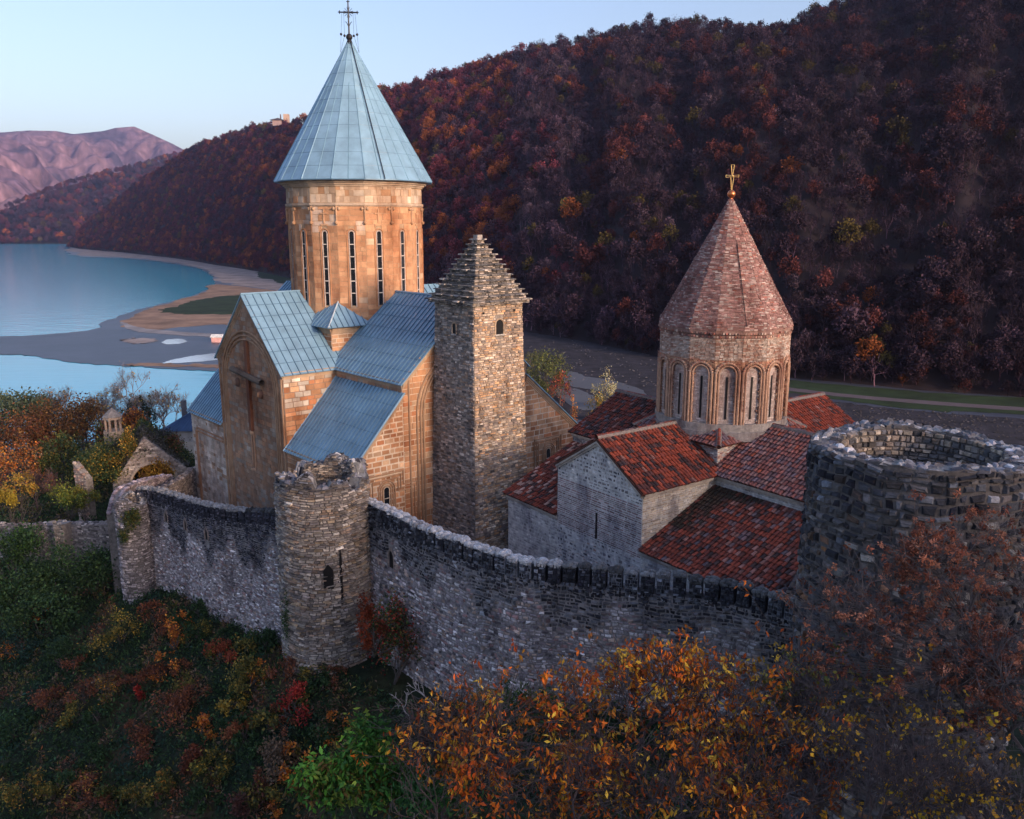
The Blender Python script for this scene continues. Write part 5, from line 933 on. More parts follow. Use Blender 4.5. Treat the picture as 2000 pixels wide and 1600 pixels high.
# ---- overgrown vaulted ruin
RP = at(305, 935, 80); RP[2] = on_ground(RP[0], 80)[2]; ru = thing('vaulted_ruin', 'overgrown ruined stone building with a wide dark arched opening under its gable', 'ruin', RP)
ua = nrm([1, .45, 0]); va = nrm([-.45, 1, 0]); w0 = 3.9; hE, hR, hA = .9, at(284, 858, 79)[2] - RP[2], 2.6; O_ = RP
fr = lambda s, t, d: O_ + np.asarray(s)[..., None] * ua + np.asarray(t)[..., None] * Z - np.asarray(d)[..., None] * va
b = MB(); gp = [(-w0, -1), (w0, -1), (w0, hE), (-.8, hR), (-w0, hE)]; n_ = 14; an = np.linspace(np.pi, 0, n_); ax_ = -.2 + 2.1 * np.cos(an); az__ = .9 + 1.9 * np.sin(an)
inn = [(-2.3, -1)] + list(zip(ax_, az__)) + [(1.9, -1)]; outr = [(-w0, -1), (-w0, hE)] + [(-w0 + (w0 - .8) * k / 5, hE + (hR - hE) * k / 5) for k in range(1, 6)] + [(-.8 + (w0 + .8) * k / 7, hR + (hE - hR) * k / 7) for k in range(1, 8)] + [(w0, -1)]
m__ = min(len(inn), len(outr)); I = [inn[int(i * (len(inn) - 1) / (m__ - 1))] for i in range(m__)]; Oo = [outr[int(i * (len(outr) - 1) / (m__ - 1))] for i in range(m__)]
for i in range(m__ - 1):
    q = [Oo[i], Oo[i + 1], I[i + 1], I[i]]; v0_ = [fr(np.array(s), np.array(t), np.array(0.)) for s, t in q]; v1_ = [p + va * .8 for p in v0_]; b.add(v0_ + v1_, [[0, 1, 2, 3], [7, 6, 5, 4], [3, 2, 6, 7], [1, 0, 4, 5]], (.34, .28, .25))
r = rects(gp, .22, .42, .02, hv=.4); cx, cy = (r[:, 0] + r[:, 1]) / 2, (r[:, 2] + r[:, 3]) / 2; k = ~((np.abs(cx + .2) < 2.15) & (cy < .95)) & ~(np.hypot((cx + .2) / 2.15, (cy - .9) / 1.95) < 1); stones(b, r[k], fr, .05, pal(int(k.sum()), [(.38, .32, .29), (.28, .23, .21), (.44, .38, .34)], None, .25), tilt=1)
b.line(fr(ax_, az__, np.full(n_, .06)), .16, (.42, .34, .28), 6); b.build('gable_wall', M_rub, ru)
b = MB(); pr_ = [fr(np.array(s), np.array(t), np.array(-.8)) for s, t in gp]
b.add([pr_[1], pr_[2], pr_[3], pr_[4], pr_[0]] + [p + va * 8 for p in (pr_[1], pr_[2], pr_[3], pr_[4], pr_[0])], [[0, 1, 6, 5], [1, 2, 7, 6], [2, 3, 8, 7], [3, 4, 9, 8]], (.16, .14, .12)); b.add([p + va * 8 for p in pr_], [[0, 1, 2, 3, 4]], (.03, .03, .03)); b.build('vault', M_rub, ru)
m_ = 5200; tq_ = rng.random(m_); sd_ = rng.random(m_) < .5; dq_ = rng.uniform(.1, 8, m_); sq_ = np.where(sd_, -.8 + tq_ * (w0 + .8), -.8 - tq_ * (w0 - .8)); zq_ = np.where(sd_, hR + tq_ * (hE - hR), hR + tq_ * (hE - hR)); PQ = O_ + sq_[:, None] * ua + (zq_ + .12 + np.abs(rng.normal(0, .16, m_)))[:, None] * Z + dq_[:, None] * va; b = MB(); leaf_quads(b, PQ, .3, np.where((dq_ + tq_ * 4 > 5)[:, None], pal(m_, DG + OLV, None, .3), pal(m_, [(.10, .09, .08), (.07, .06, .05), (.06, .06, .03)], None, .3)), .4, 0, .5); b.build('roof_growth', M_leaf, ru)
for (lb, s, dy, z, rad, cols, n) in (('dark green growth over the roof of the vaulted ruin', -2.2, 4, 2.4, (3.2, 4.5, 1.6), DG + OLV, 3600), ('grey bare brambles along the ridge of the vaulted ruin', -.4, 3.5, 3.8, (2.4, 4, .9), [(.09, .08, .08), (.06, .055, .05), (.05, .06, .035)], 2400)):
    shrub(lb, RP + ua * s + va * dy + Z * z, rad, cols, n, 26, .22, name='creeper', cat='creeper', stem=False)
for (lb, px, py, Y, rad, cols, n) in (('yellow creeper climbing left of the ruin arch', 255, 892, 79, (1.0, .5, 2.2), YEL + OLV, 1300), ('bright orange yellow bush inside the ruin arch', 300, 925, 79.5, (1.7, .9, 1.3), [(.42, .22, .03), (.34, .2, .03), (.3, .12, .02)], 1500), ('round orange bush on the flank of the ruin', 225, 898, 80, (.8, .8, .9), YEL, 600), ('olive and yellow ivy mass at the foot of the ruin', 205, 925, 79, (2.6, 1.5, 2.0), OLV + DG + YEL[:1], 2600), ('red brown scrub on the slope right of the ruin gable', 325, 868, 84, (1.8, 1.4, 1.4), RUS + OLV, 1300)):
    shrub(lb, at(px, py, Y) - Z * .8, rad, cols, n, 16, .2, name='bush', cat='bush', stem=False)
def rubble_wall(name, label, pts, tops, z0, thick, cols, h=.16, w_=.36, jag=.15, cat='wall'):
    pth = Path(pts, tops); L = pth.L; t = thing(name, label, cat, pth.map(np.array(L / 2), np.array(z0), np.array(0.))); b = MB(); ss = np.linspace(0, L, 24); f = lambda u, tt, d: pth.map(u, z0 + (pth.top(u) - z0) * tt, d)
    sheet(b, f, ss, [0, .5, 1], 0, (.2, .18, .17)); sheet(b, f, ss[::-1], [0, .5, 1], -thick, (.2, .18, .17)); sheet(b, lambda u, tt, d: pth.map(u, pth.top(u), tt), ss, [0, -thick], 0, (.25, .23, .22))
    for u in (0, L): b.poly([pth.map(np.array(u), np.array(zv), np.array(d)) for zv, d in ((z0, 0), (pth.top(u), 0), (pth.top(u), -thick), (z0, -thick))], (.2, .18, .17))
    r = rects([(0, z0), (L, z0), (L, max(tops) + .2), (0, max(tops) + .2)], h, w_, .02, hv=.4, wv=.5); k = r[:, 3] < pth.top(r[:, 0]) + rng.uniform(-jag, jag, len(r)); r = r[k]; stones(b, r, pth.map, .05, pal(len(r), cols, None, .28), tilt=1, bev=.18)
    n = int(L / .3); u = np.linspace(0, L, n); 
    for dd in (-.15, -thick + .2):
        for k in range(n - 1): P = pth.map(np.array(u[k]), pth.top(u[k]) + rng.uniform(-.05, .08), np.array(dd)); b.ball(P, (.2, .2, .12 * rng.uniform(.6, 1.6)), pal(1, cols, None, .3)[0], 6, 4)
    b.build('masonry', M_rub, t); return t
LW = [(.27, .23, .22), (.20, .17, .17), (.34, .30, .28), (.15, .13, .13)]
rubble_wall('low_wall', 'low crumbling rubble wall running from the left edge to the corner of the fortress', [at(-150, 1060, 76)[:2], at(0, 1030, 71)[:2], at(110, 1018, 68.5)[:2], at(240, 1000, 66)[:2]], [-1.6, -1.0, .0, .9], -7, .8, LW)
rubble_wall('wall_pier', 'narrow pale buttress standing proud of the low crumbling wall', [at(103, 1020, 67.6)[:2], at(122, 1020, 67.2)[:2]], [.5, .5], -6, .9, [(.38, .32, .27), (.30, .26, .22)], cat='buttress')
rubble_wall('stepped_wall', 'purplish stepped ruined wall rising behind the end of the dark curtain wall', [at(232, 1000, 61.5)[:2], at(245, 935, 64)[:2], at(290, 905, 69)[:2], at(335, 890, 74)[:2]], [at(232, 1000, 61.5)[2], at(245, 957, 64)[2], at(290, 938, 69)[2], at(335, 928, 74)[2]], -4, .9, [(.30, .25, .27), (.24, .19, .21), (.36, .30, .32)])
rubble_wall('garden_wall', 'low dark rubble wall with an arched niche beside the paved courtyard', [at(318, 955, 66)[:2], at(350, 932, 70)[:2], at(388, 905, 76)[:2]], [at(318, 958, 66)[2], at(350, 940, 70)[2], at(388, 912, 76)[2]], -.5, .7, [(.2, .17, .16), (.14, .12, .12), (.26, .22, .2)])
E1 = at(258, 1000, 59.5); et = thing('corner_turret', 'half ruined narrow corner turret with ivy at the left end of the dark curtain wall', 'turret', (*E1[:2], -4)); round_tower(et, E1[:2], 1.15, .5, -5.5, lambda s: 5.3 + .3 * np.sin(np.asarray(s) * 2.1), .14, .3, [(.30, .27, .29), (.22, .20, .21), (.38, .35, .36), (.16, .15, .16)], None, 1., .05)
rubble_wall('ruin_stub', 'small brick and rubble stub of a ruined wall above the yellow green bushes', [at(146, 935, 76)[:2], at(168, 935, 75.4)[:2]], [3.3, 1.9], -3, .7, [(.32, .22, .18), (.24, .2, .2), (.4, .34, .3)], cat='ruin')
tr_ = Path([at(1185, 800, 77)[:2], at(1240, 800, 77.5)[:2], at(1310, 800, 78)[:2]], [9.1, 9.6, 9.9])
fort_wall('fortress_wall', 'distant stretch of merloned wall seen past the left roof of the brick church', Path([p[:2] for p in (at(1180, 800, 73), at(1240, 800, 74), at(1400, 800, 76))], [8.6, 9.1, 9.4]), -2, .55, .35, .75, WALLP, [(.16, .15, .16), (.24, .22, .21), (.1, .1, .11)], None, 1.0)
# ---- blue roofed house
hp = at(362, 900, 101); hp = on_ground(hp[0] + 3.4, 101); hs_ = thing('blue_roofed_house', 'pale rendered house with dark blue hipped roof behind the sandstone church', 'house', hp); b = MB(); zE = at(350, 826, 101)[2]; hw_ = 4.2
b.abox(hp + [0, 0, (zE - hp[2]) / 2 - .5], (hw_ * 2, 8, zE - hp[2] + 1), (.40, .38, .38)); b.build('wall', M_plaster, hs_); b = MB(); e_ = [hp + [sx * (hw_ + .4), sy * 4.4, zE - hp[2]] for sx, sy in ((-1, -1), (1, -1), (1, 1), (-1, 1))]; rA, rB = hp + [-1.2, 0, zE - hp[2] + 2.0], hp + [1.2, 0, zE - hp[2] + 2.0]
b.poly([e_[0], e_[1], rB, rA], (.03, .07, .16)); b.poly([e_[2], e_[3], rA, rB], (.03, .07, .16)); b.poly([e_[1], e_[2], rB], (.03, .07, .16)); b.poly([e_[3], e_[0], rA], (.03, .07, .16))
for s in np.linspace(-4, 4, 18): b.tubes([hp + [s, -4.4, zE - hp[2] + .03]], [hp + [np.clip(s, -1.2, 1.2), 0, zE - hp[2] + 2.03]], .03, .03, (.02, .05, .12), 4)
rf_ = b.build('roof', M_blue, hs_); b = MB(); b.abox(hp + [-3.4, 1, zE - hp[2] + 1.6], (.5, .5, 2.0), (.1, .1, .12)); b.build('chimney', M_plaster, rf_)
b = MB(); b.abox(hp + [-1.0, -4.03, 1.6], (2.6, .08, 3.2), (.55, .50, .44)); b.build('door_surround', M_plaster, hs_)
# ---- hut on the mudflat, castle on the ridge, houses on the mountain
hp = atz(426, 668, -11.9); hu = thing('beach_hut', 'tiny pink and white boat shed on the mudflat beside the church gable', 'hut', hp); b = MB(); b.abox(hp + [0, 0, .8], (3.4, 2.6, 1.6), (.55, .32, .32)); b.build('wall', M_plaster, hu); b = MB(); b.prism([hp + [-2.0, -1.6, 1.6], hp + [2.0, -1.6, 1.6], hp + [2.0, 0, 2.4], hp + [-2.0, 0, 2.4]], (0, 0, .12), (.6, .62, .62)); b.prism([hp + [-2.0, 0, 2.4], hp + [2.0, 0, 2.4], hp + [2.0, 1.6, 1.6], hp + [-2.0, 1.6, 1.6]], (0, 0, .12), (.6, .62, .62)); b.build('roof', M_plaster, hu)
a_h, t_h, Xh, Yh, Zh = near_h; azc = math.atan2(*(ray(552, 238)[:2])); j = int(np.argmin(abs(a_h - azc))); i0 = int(np.argmin(abs(t_h - 1))); cpos = np.array([Xh[i0, j], Yh[i0, j], Zh[i0, j] + 6.5])
cs_ = thing('hilltop_ruin', 'small ruined chapel and block tower on the hill crest beside the blue cone', 'ruin', cpos); s_ = 1.0
b = MB(); b.abox(cpos + [4.6, 0, 3.4], (5.0, 5, 9), (.5, .36, .28)); b.build('tower_wall', M_rub, cs_); b = MB(); rg = [cpos + [sx * 7 - 4, sy * 5, 2.2] for sx, sy in ((-1, -1), (1, -1), (1, 1), (-1, 1))]; 
for i in range(4): b.poly([rg[i], rg[(i + 1) % 4], cpos + [-4, 0, 4.6]], (.10, .08, .09))
b.build('roof', M_slate, cs_); b = MB(); b.abox(cpos + [-4, 0, -.5], (9, 7, 5.4), (.4, .28, .26)); b.build('wall', M_rub, cs_)
for dx in (-1.2, 2.6): b = MB(); b.tubes([cpos + [dx, 0, 3]], [cpos + [dx, 0, 8]], .8, .5, (.12, .09, .1), 5); b.build('chimney_stump', M_rub, cs_)
# ---- valley bushes behind
def vtree(px, ytop, ybase, wpx, cols, label, **k):
    g = atz(px, ybase, -11.9); Y = g[1]; tp = at(px, ytop, Y); w_ = wpx / FPX * Y; return tree(label, g, tp[2] - g[2], (w_ / 2, w_ / 2, (tp[2] - g[2]) * .5), cols, cz=(tp[2] - g[2]) * .5, low=-.9, **k)
vtree(1068, 690, 772, 74, [(.10, .12, .035), (.07, .09, .03), (.13, .13, .04), (.05, .07, .03)], 'round olive green willow in the riverbed beyond the watchtower', n=4200, size=.42, clumps=34, name='willow_tree')
vtree(1095, 728, 790, 40, CRI[:1] + RUS, 'dark reddish bush at the right foot of the round riverbed willow', n=900, size=.36, clumps=12, name='bush_tree')
vtree(1038, 684, 735, 26, [(.12, .12, .04)], 'small green bush between the watchtower and the riverbed willow', n=500, size=.36, clumps=8, name='bush_tree')
vtree(1182, 728, 800, 48, [(.42, .40, .24), (.34, .34, .18), (.5, .46, .34), (.3, .24, .06)], 'pale cream leaved poplar near the distant merlons', n=1300, size=.34, clumps=22, name='poplar_tree')
vtree(1165, 775, 822, 40, YEL + OLV, 'yellow bush at the foot of the pale poplar', n=900, size=.3, clumps=12, name='bush_tree')
vtree(1120, 775, 830, 26, ORG + BRN, 'small brown orange bush left of the yellow bush', n=500, size=.3, clumps=8, name='bush_tree')
rk = MB(); npt = 700; px_ = rng.uniform(1030, 1300, npt); py_ = rng.uniform(650, 765, npt); k = (py_ > 648 + (px_ - 1030) * .18) & (vnoise(px_, py_ * 3, 60, 4) > -.2)
for a, b__ in zip(px_[k], py_[k]): P = atz(a, b__, -11.85); s = rng.uniform(.1, .35); rk.ball(P, (s, s, s * .5), np.array([.11, .105, .12]) * rng.uniform(.3, 1.3), 5, 3)
px_ = rng.uniform(1500, 2100, 700); py_ = 775 + (px_ - 1500) * .09 + rng.uniform(-2, 40, 700)
for a, b__ in zip(px_, py_): P = atz(a, b__, -11.8); s = rng.uniform(.08, .3); rk.ball(P, (s, s, s * .5), np.array([.07, .065, .07]) * rng.uniform(.4, 1.3), 5, 3)
tag(rk.build('river_stones', M_rub), 'pale boulders strewn over the dark riverbed', 'stones', kind='stuff')
# ================================================================ slope in front: ground cover, shrubs
n = 190000; x = rng.uniform(-48, 9, n); y = rng.uniform(27, 72, n); s_in = (y > 60.6 - .0 * x) & (x > -28); front = y < np.where(x < -11, 49.3 + (-11 - x) * .62, np.where(x < -4, 45.5 - (x + 11) * .8, 39.5 - (x + 4) * .27)); left = (x < -31); k = front | left; x, y = x[k], y[k]; dist = y; z = H(x, y)
kk = vnoise(x, y, 7, 31) + .7 * vnoise(x, y, 2.5, 32); c = pal(len(x), DG + [(.018, .05, .03)], None, .35); c = np.where((kk > .35)[:, None], pal(len(x), OLV + BRN, None, .35), c); c = np.where((kk > .95)[:, None], pal(len(x), BRN + RUS, None, .35), c); c = np.where((kk < -1.1)[:, None], pal(len(x), [(.02, .06, .045), (.03, .075, .05)], None, .3), c)
gc = MB(); leaf_quads(gc, np.column_stack([x, y, z + np.abs(rng.normal(0, .22, len(x))) * (1 + .8 * (vnoise(x, y, 2.2, 33) > .2))]), .26, c, .4, 0, .6); tag(gc.build('undergrowth', M_leaf), 'dark green and brown undergrowth covering the slope below the walls', 'undergrowth', kind='stuff')
S_ = [(240, 1240, 90, 'olive yellow spreading bush below the left half of the dark curtain wall', OLV + YEL[:2]), (352, 1262, 36, 'narrow bright orange shrub, highest on the slope', ORG), (312, 1325, 60, 'rusty grass tuft shrub left of the narrow orange shrub', RUS), (428, 1282, 64, 'coral red shrub just under the dark curtain wall', [(.36, .09, .04), (.26, .06, .03)]), (488, 1330, 90, 'large olive and yellow bush left of the round tower foot', OLV + YEL[1:3]), (578, 1385, 66, 'crimson shrub below the foot of the round tower', CRI), (402, 1425, 58, 'orange shrub in the middle of the slope', ORG), (466, 1435, 56, 'salmon orange shrub right of the middle orange shrub', [(.38, .16, .07), (.3, .1, .05)]),
      (330, 1395, 90, 'wide rust coloured thicket in the middle of the slope', RUS), (212, 1362, 40, 'upright yellow brown shrub left of the small scarlet one', YEL[2:] + BRN), (276, 1360, 20, 'tiny scarlet shrub low among the brown growth', CRI), (100, 1372, 60, 'rust brown shrub on the left part of the slope', RUS), (152, 1402, 56, 'dark yellow shrub below the rust brown one on the left', OLV + YEL[1:2]), (58, 1545, 80, 'yellow topped bush in the lower left corner', YEL + OLV), (165, 1545, 70, 'rust bush with a yellow crest near the bottom left', RUS + YEL[:1]), (268, 1470, 74, 'dark red brown bush low on the slope', RUS + [(.16, .05, .03)]), (368, 1490, 60, 'brick red bush beside the yellow green one', [(.2, .06, .03), (.14, .05, .03)]), (430, 1510, 70, 'yellow green bush low on the slope', OLV + YEL[:1]), (300, 1545, 74, 'mustard bush at the bottom of the slope', YEL[2:] + OLV),
      (210, 1575, 60, 'green yellow bush at the bottom edge', OLV + GRN[:1]), (530, 1500, 90, 'dry brown brush left of the bright green bush', BRN), (490, 1560, 80, 'dark red twiggy bush at the bottom edge left of the green bush', [(.13, .05, .04), (.1, .05, .04)]), (40, 1265, 90, 'dark teal green bush at the left edge of the slope', [(.02, .06, .045), (.03, .07, .05)]), (130, 1290, 90, 'dark green bush left of the olive yellow bush', DG), (520, 1258, 60, 'dark green shrub against the foot of the dark curtain wall', DG), (565, 1290, 50, 'dark ivy green shrub in the corner by the round tower', DG), (395, 1205, 26, 'small pointed dark conifer at the foot of the dark curtain wall', DG), (455, 1380, 50, 'golden bush between the large olive bush and the orange shrub', YEL[:3]), (30, 1430, 70, 'deep green bush on the left edge halfway down', DG + [(.03, .08, .04)]), (620, 1340, 50, 'dark green brush right below the round tower', DG), (640, 1420, 80, 'brown green brush above the bright green bush', BRN + DG)]
for (px, py, wd, lb, cols) in S_:
    P = gh(px, min(py + wd * .25, 1595)); r_ = wd / FPX * np.hypot(P[1], 25) * .52; tall = {352: 1.9, 395: 2.2, 276: 1.4, 578: 1.3, 212: 1.4}.get(px, .85); shrub(lb, P, (r_, r_, r_ * tall), cols, int(500 + 500 * r_ ** 1.3), max(6, int(7 * r_)), .17, name='conifer_shrub' if px == 395 else 'shrub', lift=.5)
SMALL = [('small dark green shrub scattered on the slope', DG, 26), ('small rusty shrub scattered on the slope', RUS, 22), ('small yellow olive shrub scattered on the slope', OLV + YEL[1:2], 20), ('small orange shrub scattered on the slope', ORG[:3], 10)]
for lb, cols, m in SMALL:                              # look-alike shrubs: one of each kind, then copies
    src = shrub(lb, (0, 0, 0), (.7, .7, .65), cols, 420, 8, .15, group=lb.replace('shrub scattered', 'shrubs scattered')); first = True
    for _ in range(m):
        while True:
            px, py = rng.uniform(0, 700), rng.uniform(1200, 1590)
            if py > 1190 + (px / 560) ** 2 * 80: break
        P = gh(px, py); o = src
        if not first:
            o = src.copy(); COL.objects.link(o)
            for c_ in src.children: d_ = c_.copy(); d_.parent = o; COL.objects.link(d_)
        o.location = tuple(P); o.rotation_euler = (0, 0, rng.uniform(0, 6.28)); s = rng.uniform(.6, 1.35); o.scale = (s, s, s * rng.uniform(.8, 1.3)); first = False
# dark trees by the low wall
for (px, py, rad, lb, cols, n) in ((45, 1120, (2.6, 2.2, 2.8), 'bright and dark green tree in front of the low crumbling wall', GRN[:3] + DG * 2, 3600), (130, 1160, (2.6, 2.2, 2.4), 'dark green tree below the pale buttress of the low wall', DG, 3200), (205, 1125, (2.4, 2, 2.0), 'dark green tree beside the corner turret', DG, 2800), (5, 1190, (2.5, 2, 2.4), 'dark green tree cut by the left edge', DG + GRN[2:3], 2600), (90, 1215, (3.2, 2, 1.8), 'low dark evergreen thicket below the low wall trees', DG, 3000)):
    P = gh(px, py + 35); shrub(lb, P, rad, cols, n, 22, .24, name='leafy_tree', cat='tree', lift=.9)
P = on_ground(-6.6, 43.0); shrub('tall red topped shrub squeezed between the round tower and the long wall', P, (1.5, 1.2, 2.9), CRI + RUS + DG * 2 + OLV, 3600, 26, .17, lift=.8)
P = on_ground(-7.6, 42.6); shrub('fiery orange red creeper on the right side of the round tower', P + Z * 2.2, (.9, .7, 2.0), [(.26, .05, .02), (.2, .05, .02)], 1100, 12, .17, lift=.5, name='creeper', cat='creeper')
for (px, lb) in ((578, 'thin dark ivy strand at the left foot of the round tower'),): P = on_ground(-12.9, 45.0); shrub(lb, P, (.3, .3, 2.6), DG, 700, 12, .13, lift=.9, name='creeper', cat='creeper', stem=False)
P = at(262, 1040, 58.2); shrub('dark ivy hanging on the corner turret', P, (1.0, .5, 1.6), DG + OLV, 1500, 14, .16, name='creeper', cat='creeper', stem=False, lift=0)
P = at(335, 955, 64); shrub('dark bush beside the paved courtyard', on_ground(P[0], 64), (1.9, 1.4, 1.2), DG + OLV, 1800, 18, .16)
# ================================================================ foreground trees
def big_leaf_tree(label, C, rad, cols, nl, n_tips=240, lsize=.2, base=None, name='tree', bark=(.07, .058, .06), droop=1.2, tw=2, depth=5, spread=.55, thick=.075, asp=.42):
    base = on_ground(C[0] + .5, C[1] + 1.5) if base is None else np.array(base, float); t = thing(name, label, 'tree', base); C = np.array(C, float); out, tips = [], []
    low_ = C - [0, 0, rad[2] * .8]; out.append((base - Z * .4, (base + low_) / 2 + [.2, .1, 0], thick * 1.5, thick * 1.25)); out.append(((base + low_) / 2 + [.2, .1, 0], low_, thick * 1.25, thick))
    for _ in range(4): branching(low_, nrm([rng.normal(0, .8) * rad[0] / rad[2], rng.normal(0, .8), .9]), rad[2] * .58, thick * .75, depth - 1, out, tips, spread, .12, 3, .72)
    b = MB(); sticks(b, out, bark, 6, .006); b.build('trunk', M_bark, t)
    TP = np.array([x[0] for x in tips]); TD = np.array([x[1] for x in tips]); q = (TP - C) / np.asarray(rad); TP = C + q / np.maximum(1, np.linalg.norm(q, axis=1))[:, None] * np.asarray(rad)
    xp, _k = crown_points(len(TP) // 2, rad, 30, .22, -1); xp = C + xp; nn_ = np.argmin(((xp[:, None] - TP[None]) ** 2).sum(-1), 1); b = MB(); b.tubes(TP[nn_], xp, .009, .006, np.array(bark) * 1.1, 4); b.build('branch', M_bark, t); TP = np.vstack([TP, xp]); TD = np.vstack([TD, xp - TP[nn_] + 1e-3])
    k = rng.integers(0, len(TP), len(TP) * tw); D = TD[k] + rng.normal(0, .6, (len(k), 3)); D /= np.linalg.norm(D, axis=1, keepdims=True); E_ = TP[k] + D * rng.uniform(.2, .6, (len(k), 1)); b = MB(); b.tubes(TP[k], E_, .008, .004, np.array(bark) * 1.3, 3); b.build('twigs', M_bark, t)
    k = rng.integers(0, len(E_), min(n_tips, len(E_))); m = nl // len(k) + 1; P = np.repeat(E_[k], m, 0) + rng.normal(0, lsize * .55, (len(k) * m, 3)); cc = np.repeat(pal(len(k), cols, None, .3), m, 0) * np.exp(rng.normal(0, .2, (len(P), 1)))
    b = MB(); leaf_quads(b, P, lsize, cc, asp, droop, 0); b.build('leaves', M_leaf, t); return t
OL = [(.70, .20, .015), (.60, .14, .015), (.72, .32, .025), (.42, .08, .015), (.32, .12, .02), (.15, .05, .02), (.66, .42, .05)]
for (px, py, Y, rad, lb, nl, nt2) in ((1235, 1390, 19.5, (2.8, 1.9, 2.3), 'largest orange leaved tree in front of the middle of the long wall', 1250, 170), (985, 1440, 18.5, (2.6, 1.7, 1.35), 'orange leaved tree left of the largest one, right of the bright green bush', 760, 110), (1440, 1350, 21, (2.1, 1.7, 2.2), 'orange leaved tree under the last merlons of the long wall', 760, 120), (1330, 1530, 17.5, (2.9, 1.5, 1.2), 'sparse orange leaved branches along the bottom centre', 620, 90), (1130, 1520, 18.2, (1.7, 1.2, 1.1), 'low rust orange branches between the two leftmost orange trees', 700, 90), (1490, 1480, 18.5, (1.6, 1.2, 1.4), 'orange leaved boughs just left of the massive tower foot', 620, 90), (850, 1420, 19.5, (1.1, 1.0, .9), 'short orange branch crown reaching toward the round tower foot', 230, 40)):
    big_leaf_tree(lb, at(px, py, Y), rad, OL, int(nl * 2.3), int(nt2 * 2.4), .165, name='orange_tree', tw=3)
GL = [(.05, .16, .025), (.08, .21, .03), (.03, .10, .02), (.16, .24, .04)]
def leafy(label, C, rad, cols, n, ls, clumps, droop=1.0):
    base = on_ground(C[0], C[1] + .5); t = thing('leafy_tree', label, 'tree', base); out, tips = [], []; C = np.array(C); 
    for _ in range(5): branching(base + [0, 0, -.3], nrm([rng.normal(0, .15), rng.normal(0, .15), 1]), (C[2] - base[2]) * .33, .07, 3, out, tips, .4, .4)
    b = MB(); sticks(b, out, BARK, 5); b.build('trunk', M_bark, t); d = rng.normal(0, 1, (clumps, 3)); d /= np.linalg.norm(d, axis=1, keepdims=True); d[:, 2] = np.abs(d[:, 2]) * 1.1 - .25; d[:, 1] = -np.abs(d[:, 1]) * .6 + .1; cc = C + d * np.asarray(rad) * rng.uniform(.6, 1, (clumps, 1)); m = n // clumps; P = np.repeat(cc, m, 0) + rng.normal(0, .19, (clumps * m, 3)) * [1, 1, .6]; col = np.repeat(pal(clumps, cols, None, .35), m, 0) * np.exp(rng.normal(0, .18, (clumps * m, 1)))
    b = MB(); leaf_quads(b, P, ls, col, .42, droop * .8, 0); b.build('crown', M_leaf, t)
leafy('bright green drooping leaved bush at the bottom centre', at(700, 1530, 20), (1.75, 1.4, 1.35), GL + [(.12, .08, .02)], 3600, .21, 130)
leafy('pointed upper shoot of bright green leaves above the green bush', at(712, 1440, 20.5), (.55, .5, .85), GL, 620, .19, 26)
leafy('darker green bush between the bright green bush and the bare twigs', at(855, 1555, 19), (1.0, .9, .9), [(.03, .10, .03), (.04, .12, .035)], 1100, .17, 46)
leafy('green brown bush hugging the long wall foot behind the orange leaves', at(990, 1370, 33), (2.6, .9, .9), DG + GRN[:1] + OLV, 1500, .2, 40)
for (px, py, Y, rad, lb) in ((1080, 1545, 16.5, (1.9, 1.2, 1.2), 'bare purple grey twiggy bush at the bottom right of the green bush'), (1500, 1500, 17.5, (2.2, 1.3, 1.5), 'bare purple brown twiggy bush between the orange and yellow leaves'), (1210, 1530, 18, (2.2, 1.3, 1.5), 'bare grey twiggy bush under the largest orange tree'), (1680, 1500, 17, (2.0, 1.2, 1.6), 'bare dark twiggy bush below the massive tower'), (1880, 1520, 16.5, (1.6, 1.2, 1.3), 'bare dark twiggy bush in the lower right corner')):
    C = at(px, py, Y); base = on_ground(C[0], Y + .4); t = thing('bare_bush', lb, 'bush', base); out, tips = [], []
    for _ in range(4): branching(C - [rng.normal(0, .6) * rad[0], 0, rad[2]], nrm([rng.normal(0, .6), rng.normal(0, .4), 1]), rad[2] * .62, .024, 4, out, tips, .5, .22, 3, .72)
    out.append((base - Z * .3, C - Z * rad[2], .07, .05)); b = MB(); sticks(b, out, (.075, .058, .06), 4, .006); TP = np.array([x[0] for x in tips]); k = np.arange(len(TP)); D = rng.normal(0, .5, (len(k), 3)) + [0, 0, .7]; b.tubes(TP[k], TP[k] + D * .3, .005, .003, (.09, .066, .07), 3); b.build('branches', M_bark, t)
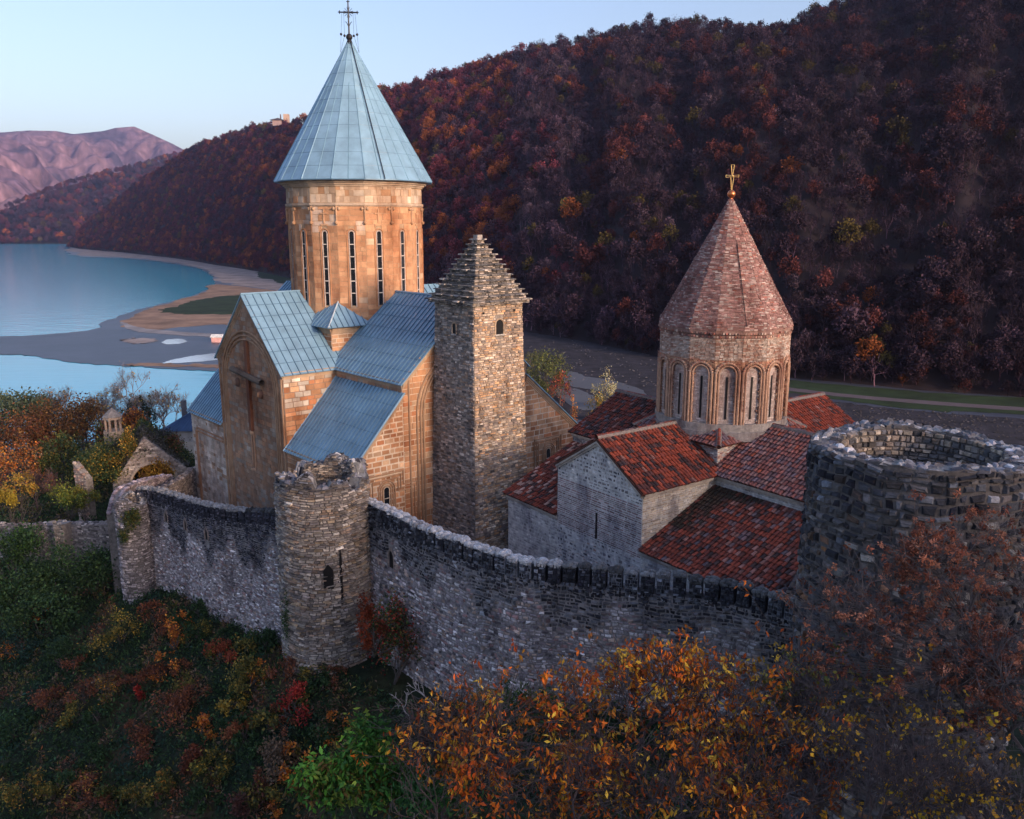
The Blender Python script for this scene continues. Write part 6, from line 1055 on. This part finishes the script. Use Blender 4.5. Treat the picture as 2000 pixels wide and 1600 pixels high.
for (px, py, Y, rad, lb, cols, nl, nt2) in ((1800, 1440, 18.5, (2.2, 1.4, 1.9), 'tree with small scattered bright yellow leaves in front of the massive tower', [(.70, .44, .03), (.6, .4, .03), (.7, .3, .03)], 700, 170), (1600, 1330, 20.5, (1.3, 1.0, 1.0), 'olive leaved sapling at the left foot of the massive tower', [(.16, .14, .03), (.22, .18, .03), (.1, .12, .03)], 520, 90), (1950, 1565, 16.5, (1.2, .9, .8), 'yellow leaved shoots in the lower right corner', [(.70, .42, .03), (.6, .3, .03)], 420, 80), (1610, 1480, 18.5, (1.3, 1, 1.1), 'thin yellow leaved shoots right of the orange trees', [(.66, .36, .03), (.7, .42, .04)], 420, 90)):
    big_leaf_tree(lb, at(px, py, Y), rad, cols, nl, nt2, .11, name='yellow_tree', tw=3, bark=(.09, .075, .078), droop=.3, thick=.045, asp=.75)
RB = [(.34, .12, .065), (.26, .08, .045), (.42, .18, .11), (.16, .055, .035)]
for (px, py, Y, rad, lb, nl, nt2, bs_) in ((1900, 1120, 20.5, (1.9, 1.3, 1.7), 'russet seed clustered tree crown over the right side of the massive tower', 9000, 330, (19.5, 15)), (1830, 1280, 19.5, (2.5, 1.3, 1.4), 'lower russet tree spreading over the middle of the massive tower', 7000, 280, (17, 15)), (1650, 1190, 21, (1.4, 1.0, 1.3), 'thin russet branches over the left side of the massive tower', 2200, 110, (15, 16)), (1985, 1330, 18.5, (1.3, 1.2, 1.7), 'russet tree cut by the right edge', 3200, 130, (18, 14))):
    big_leaf_tree(lb, at(px, py, Y), rad, RB, nl, nt2, .085, base=on_ground(*bs_), name='russet_tree', tw=3, bark=(.095, .08, .082), droop=.6, thick=.045, depth=5, asp=.5)
wb_ = thing('bare_branch', 'pale bare branching twig sticking up left of the orange leaves', 'branch', on_ground(-2.5, 20)); out, tips = [], []
for (px, py) in ((800, 1400), (850, 1380), (905, 1370)): branching(at(px, py, 21), nrm([rng.normal(-.3, .3), 0, 1]), .42, .02, 3, out, tips, .6, .2)
out.append((WL[wb_.name], at(800, 1400, 21), .018, .014)); b = MB(); sticks(b, out, (.34, .31, .30), 5, .007); b.build('twigs', M_bark, wb_)
print('meshes', len(bpy.data.meshes))
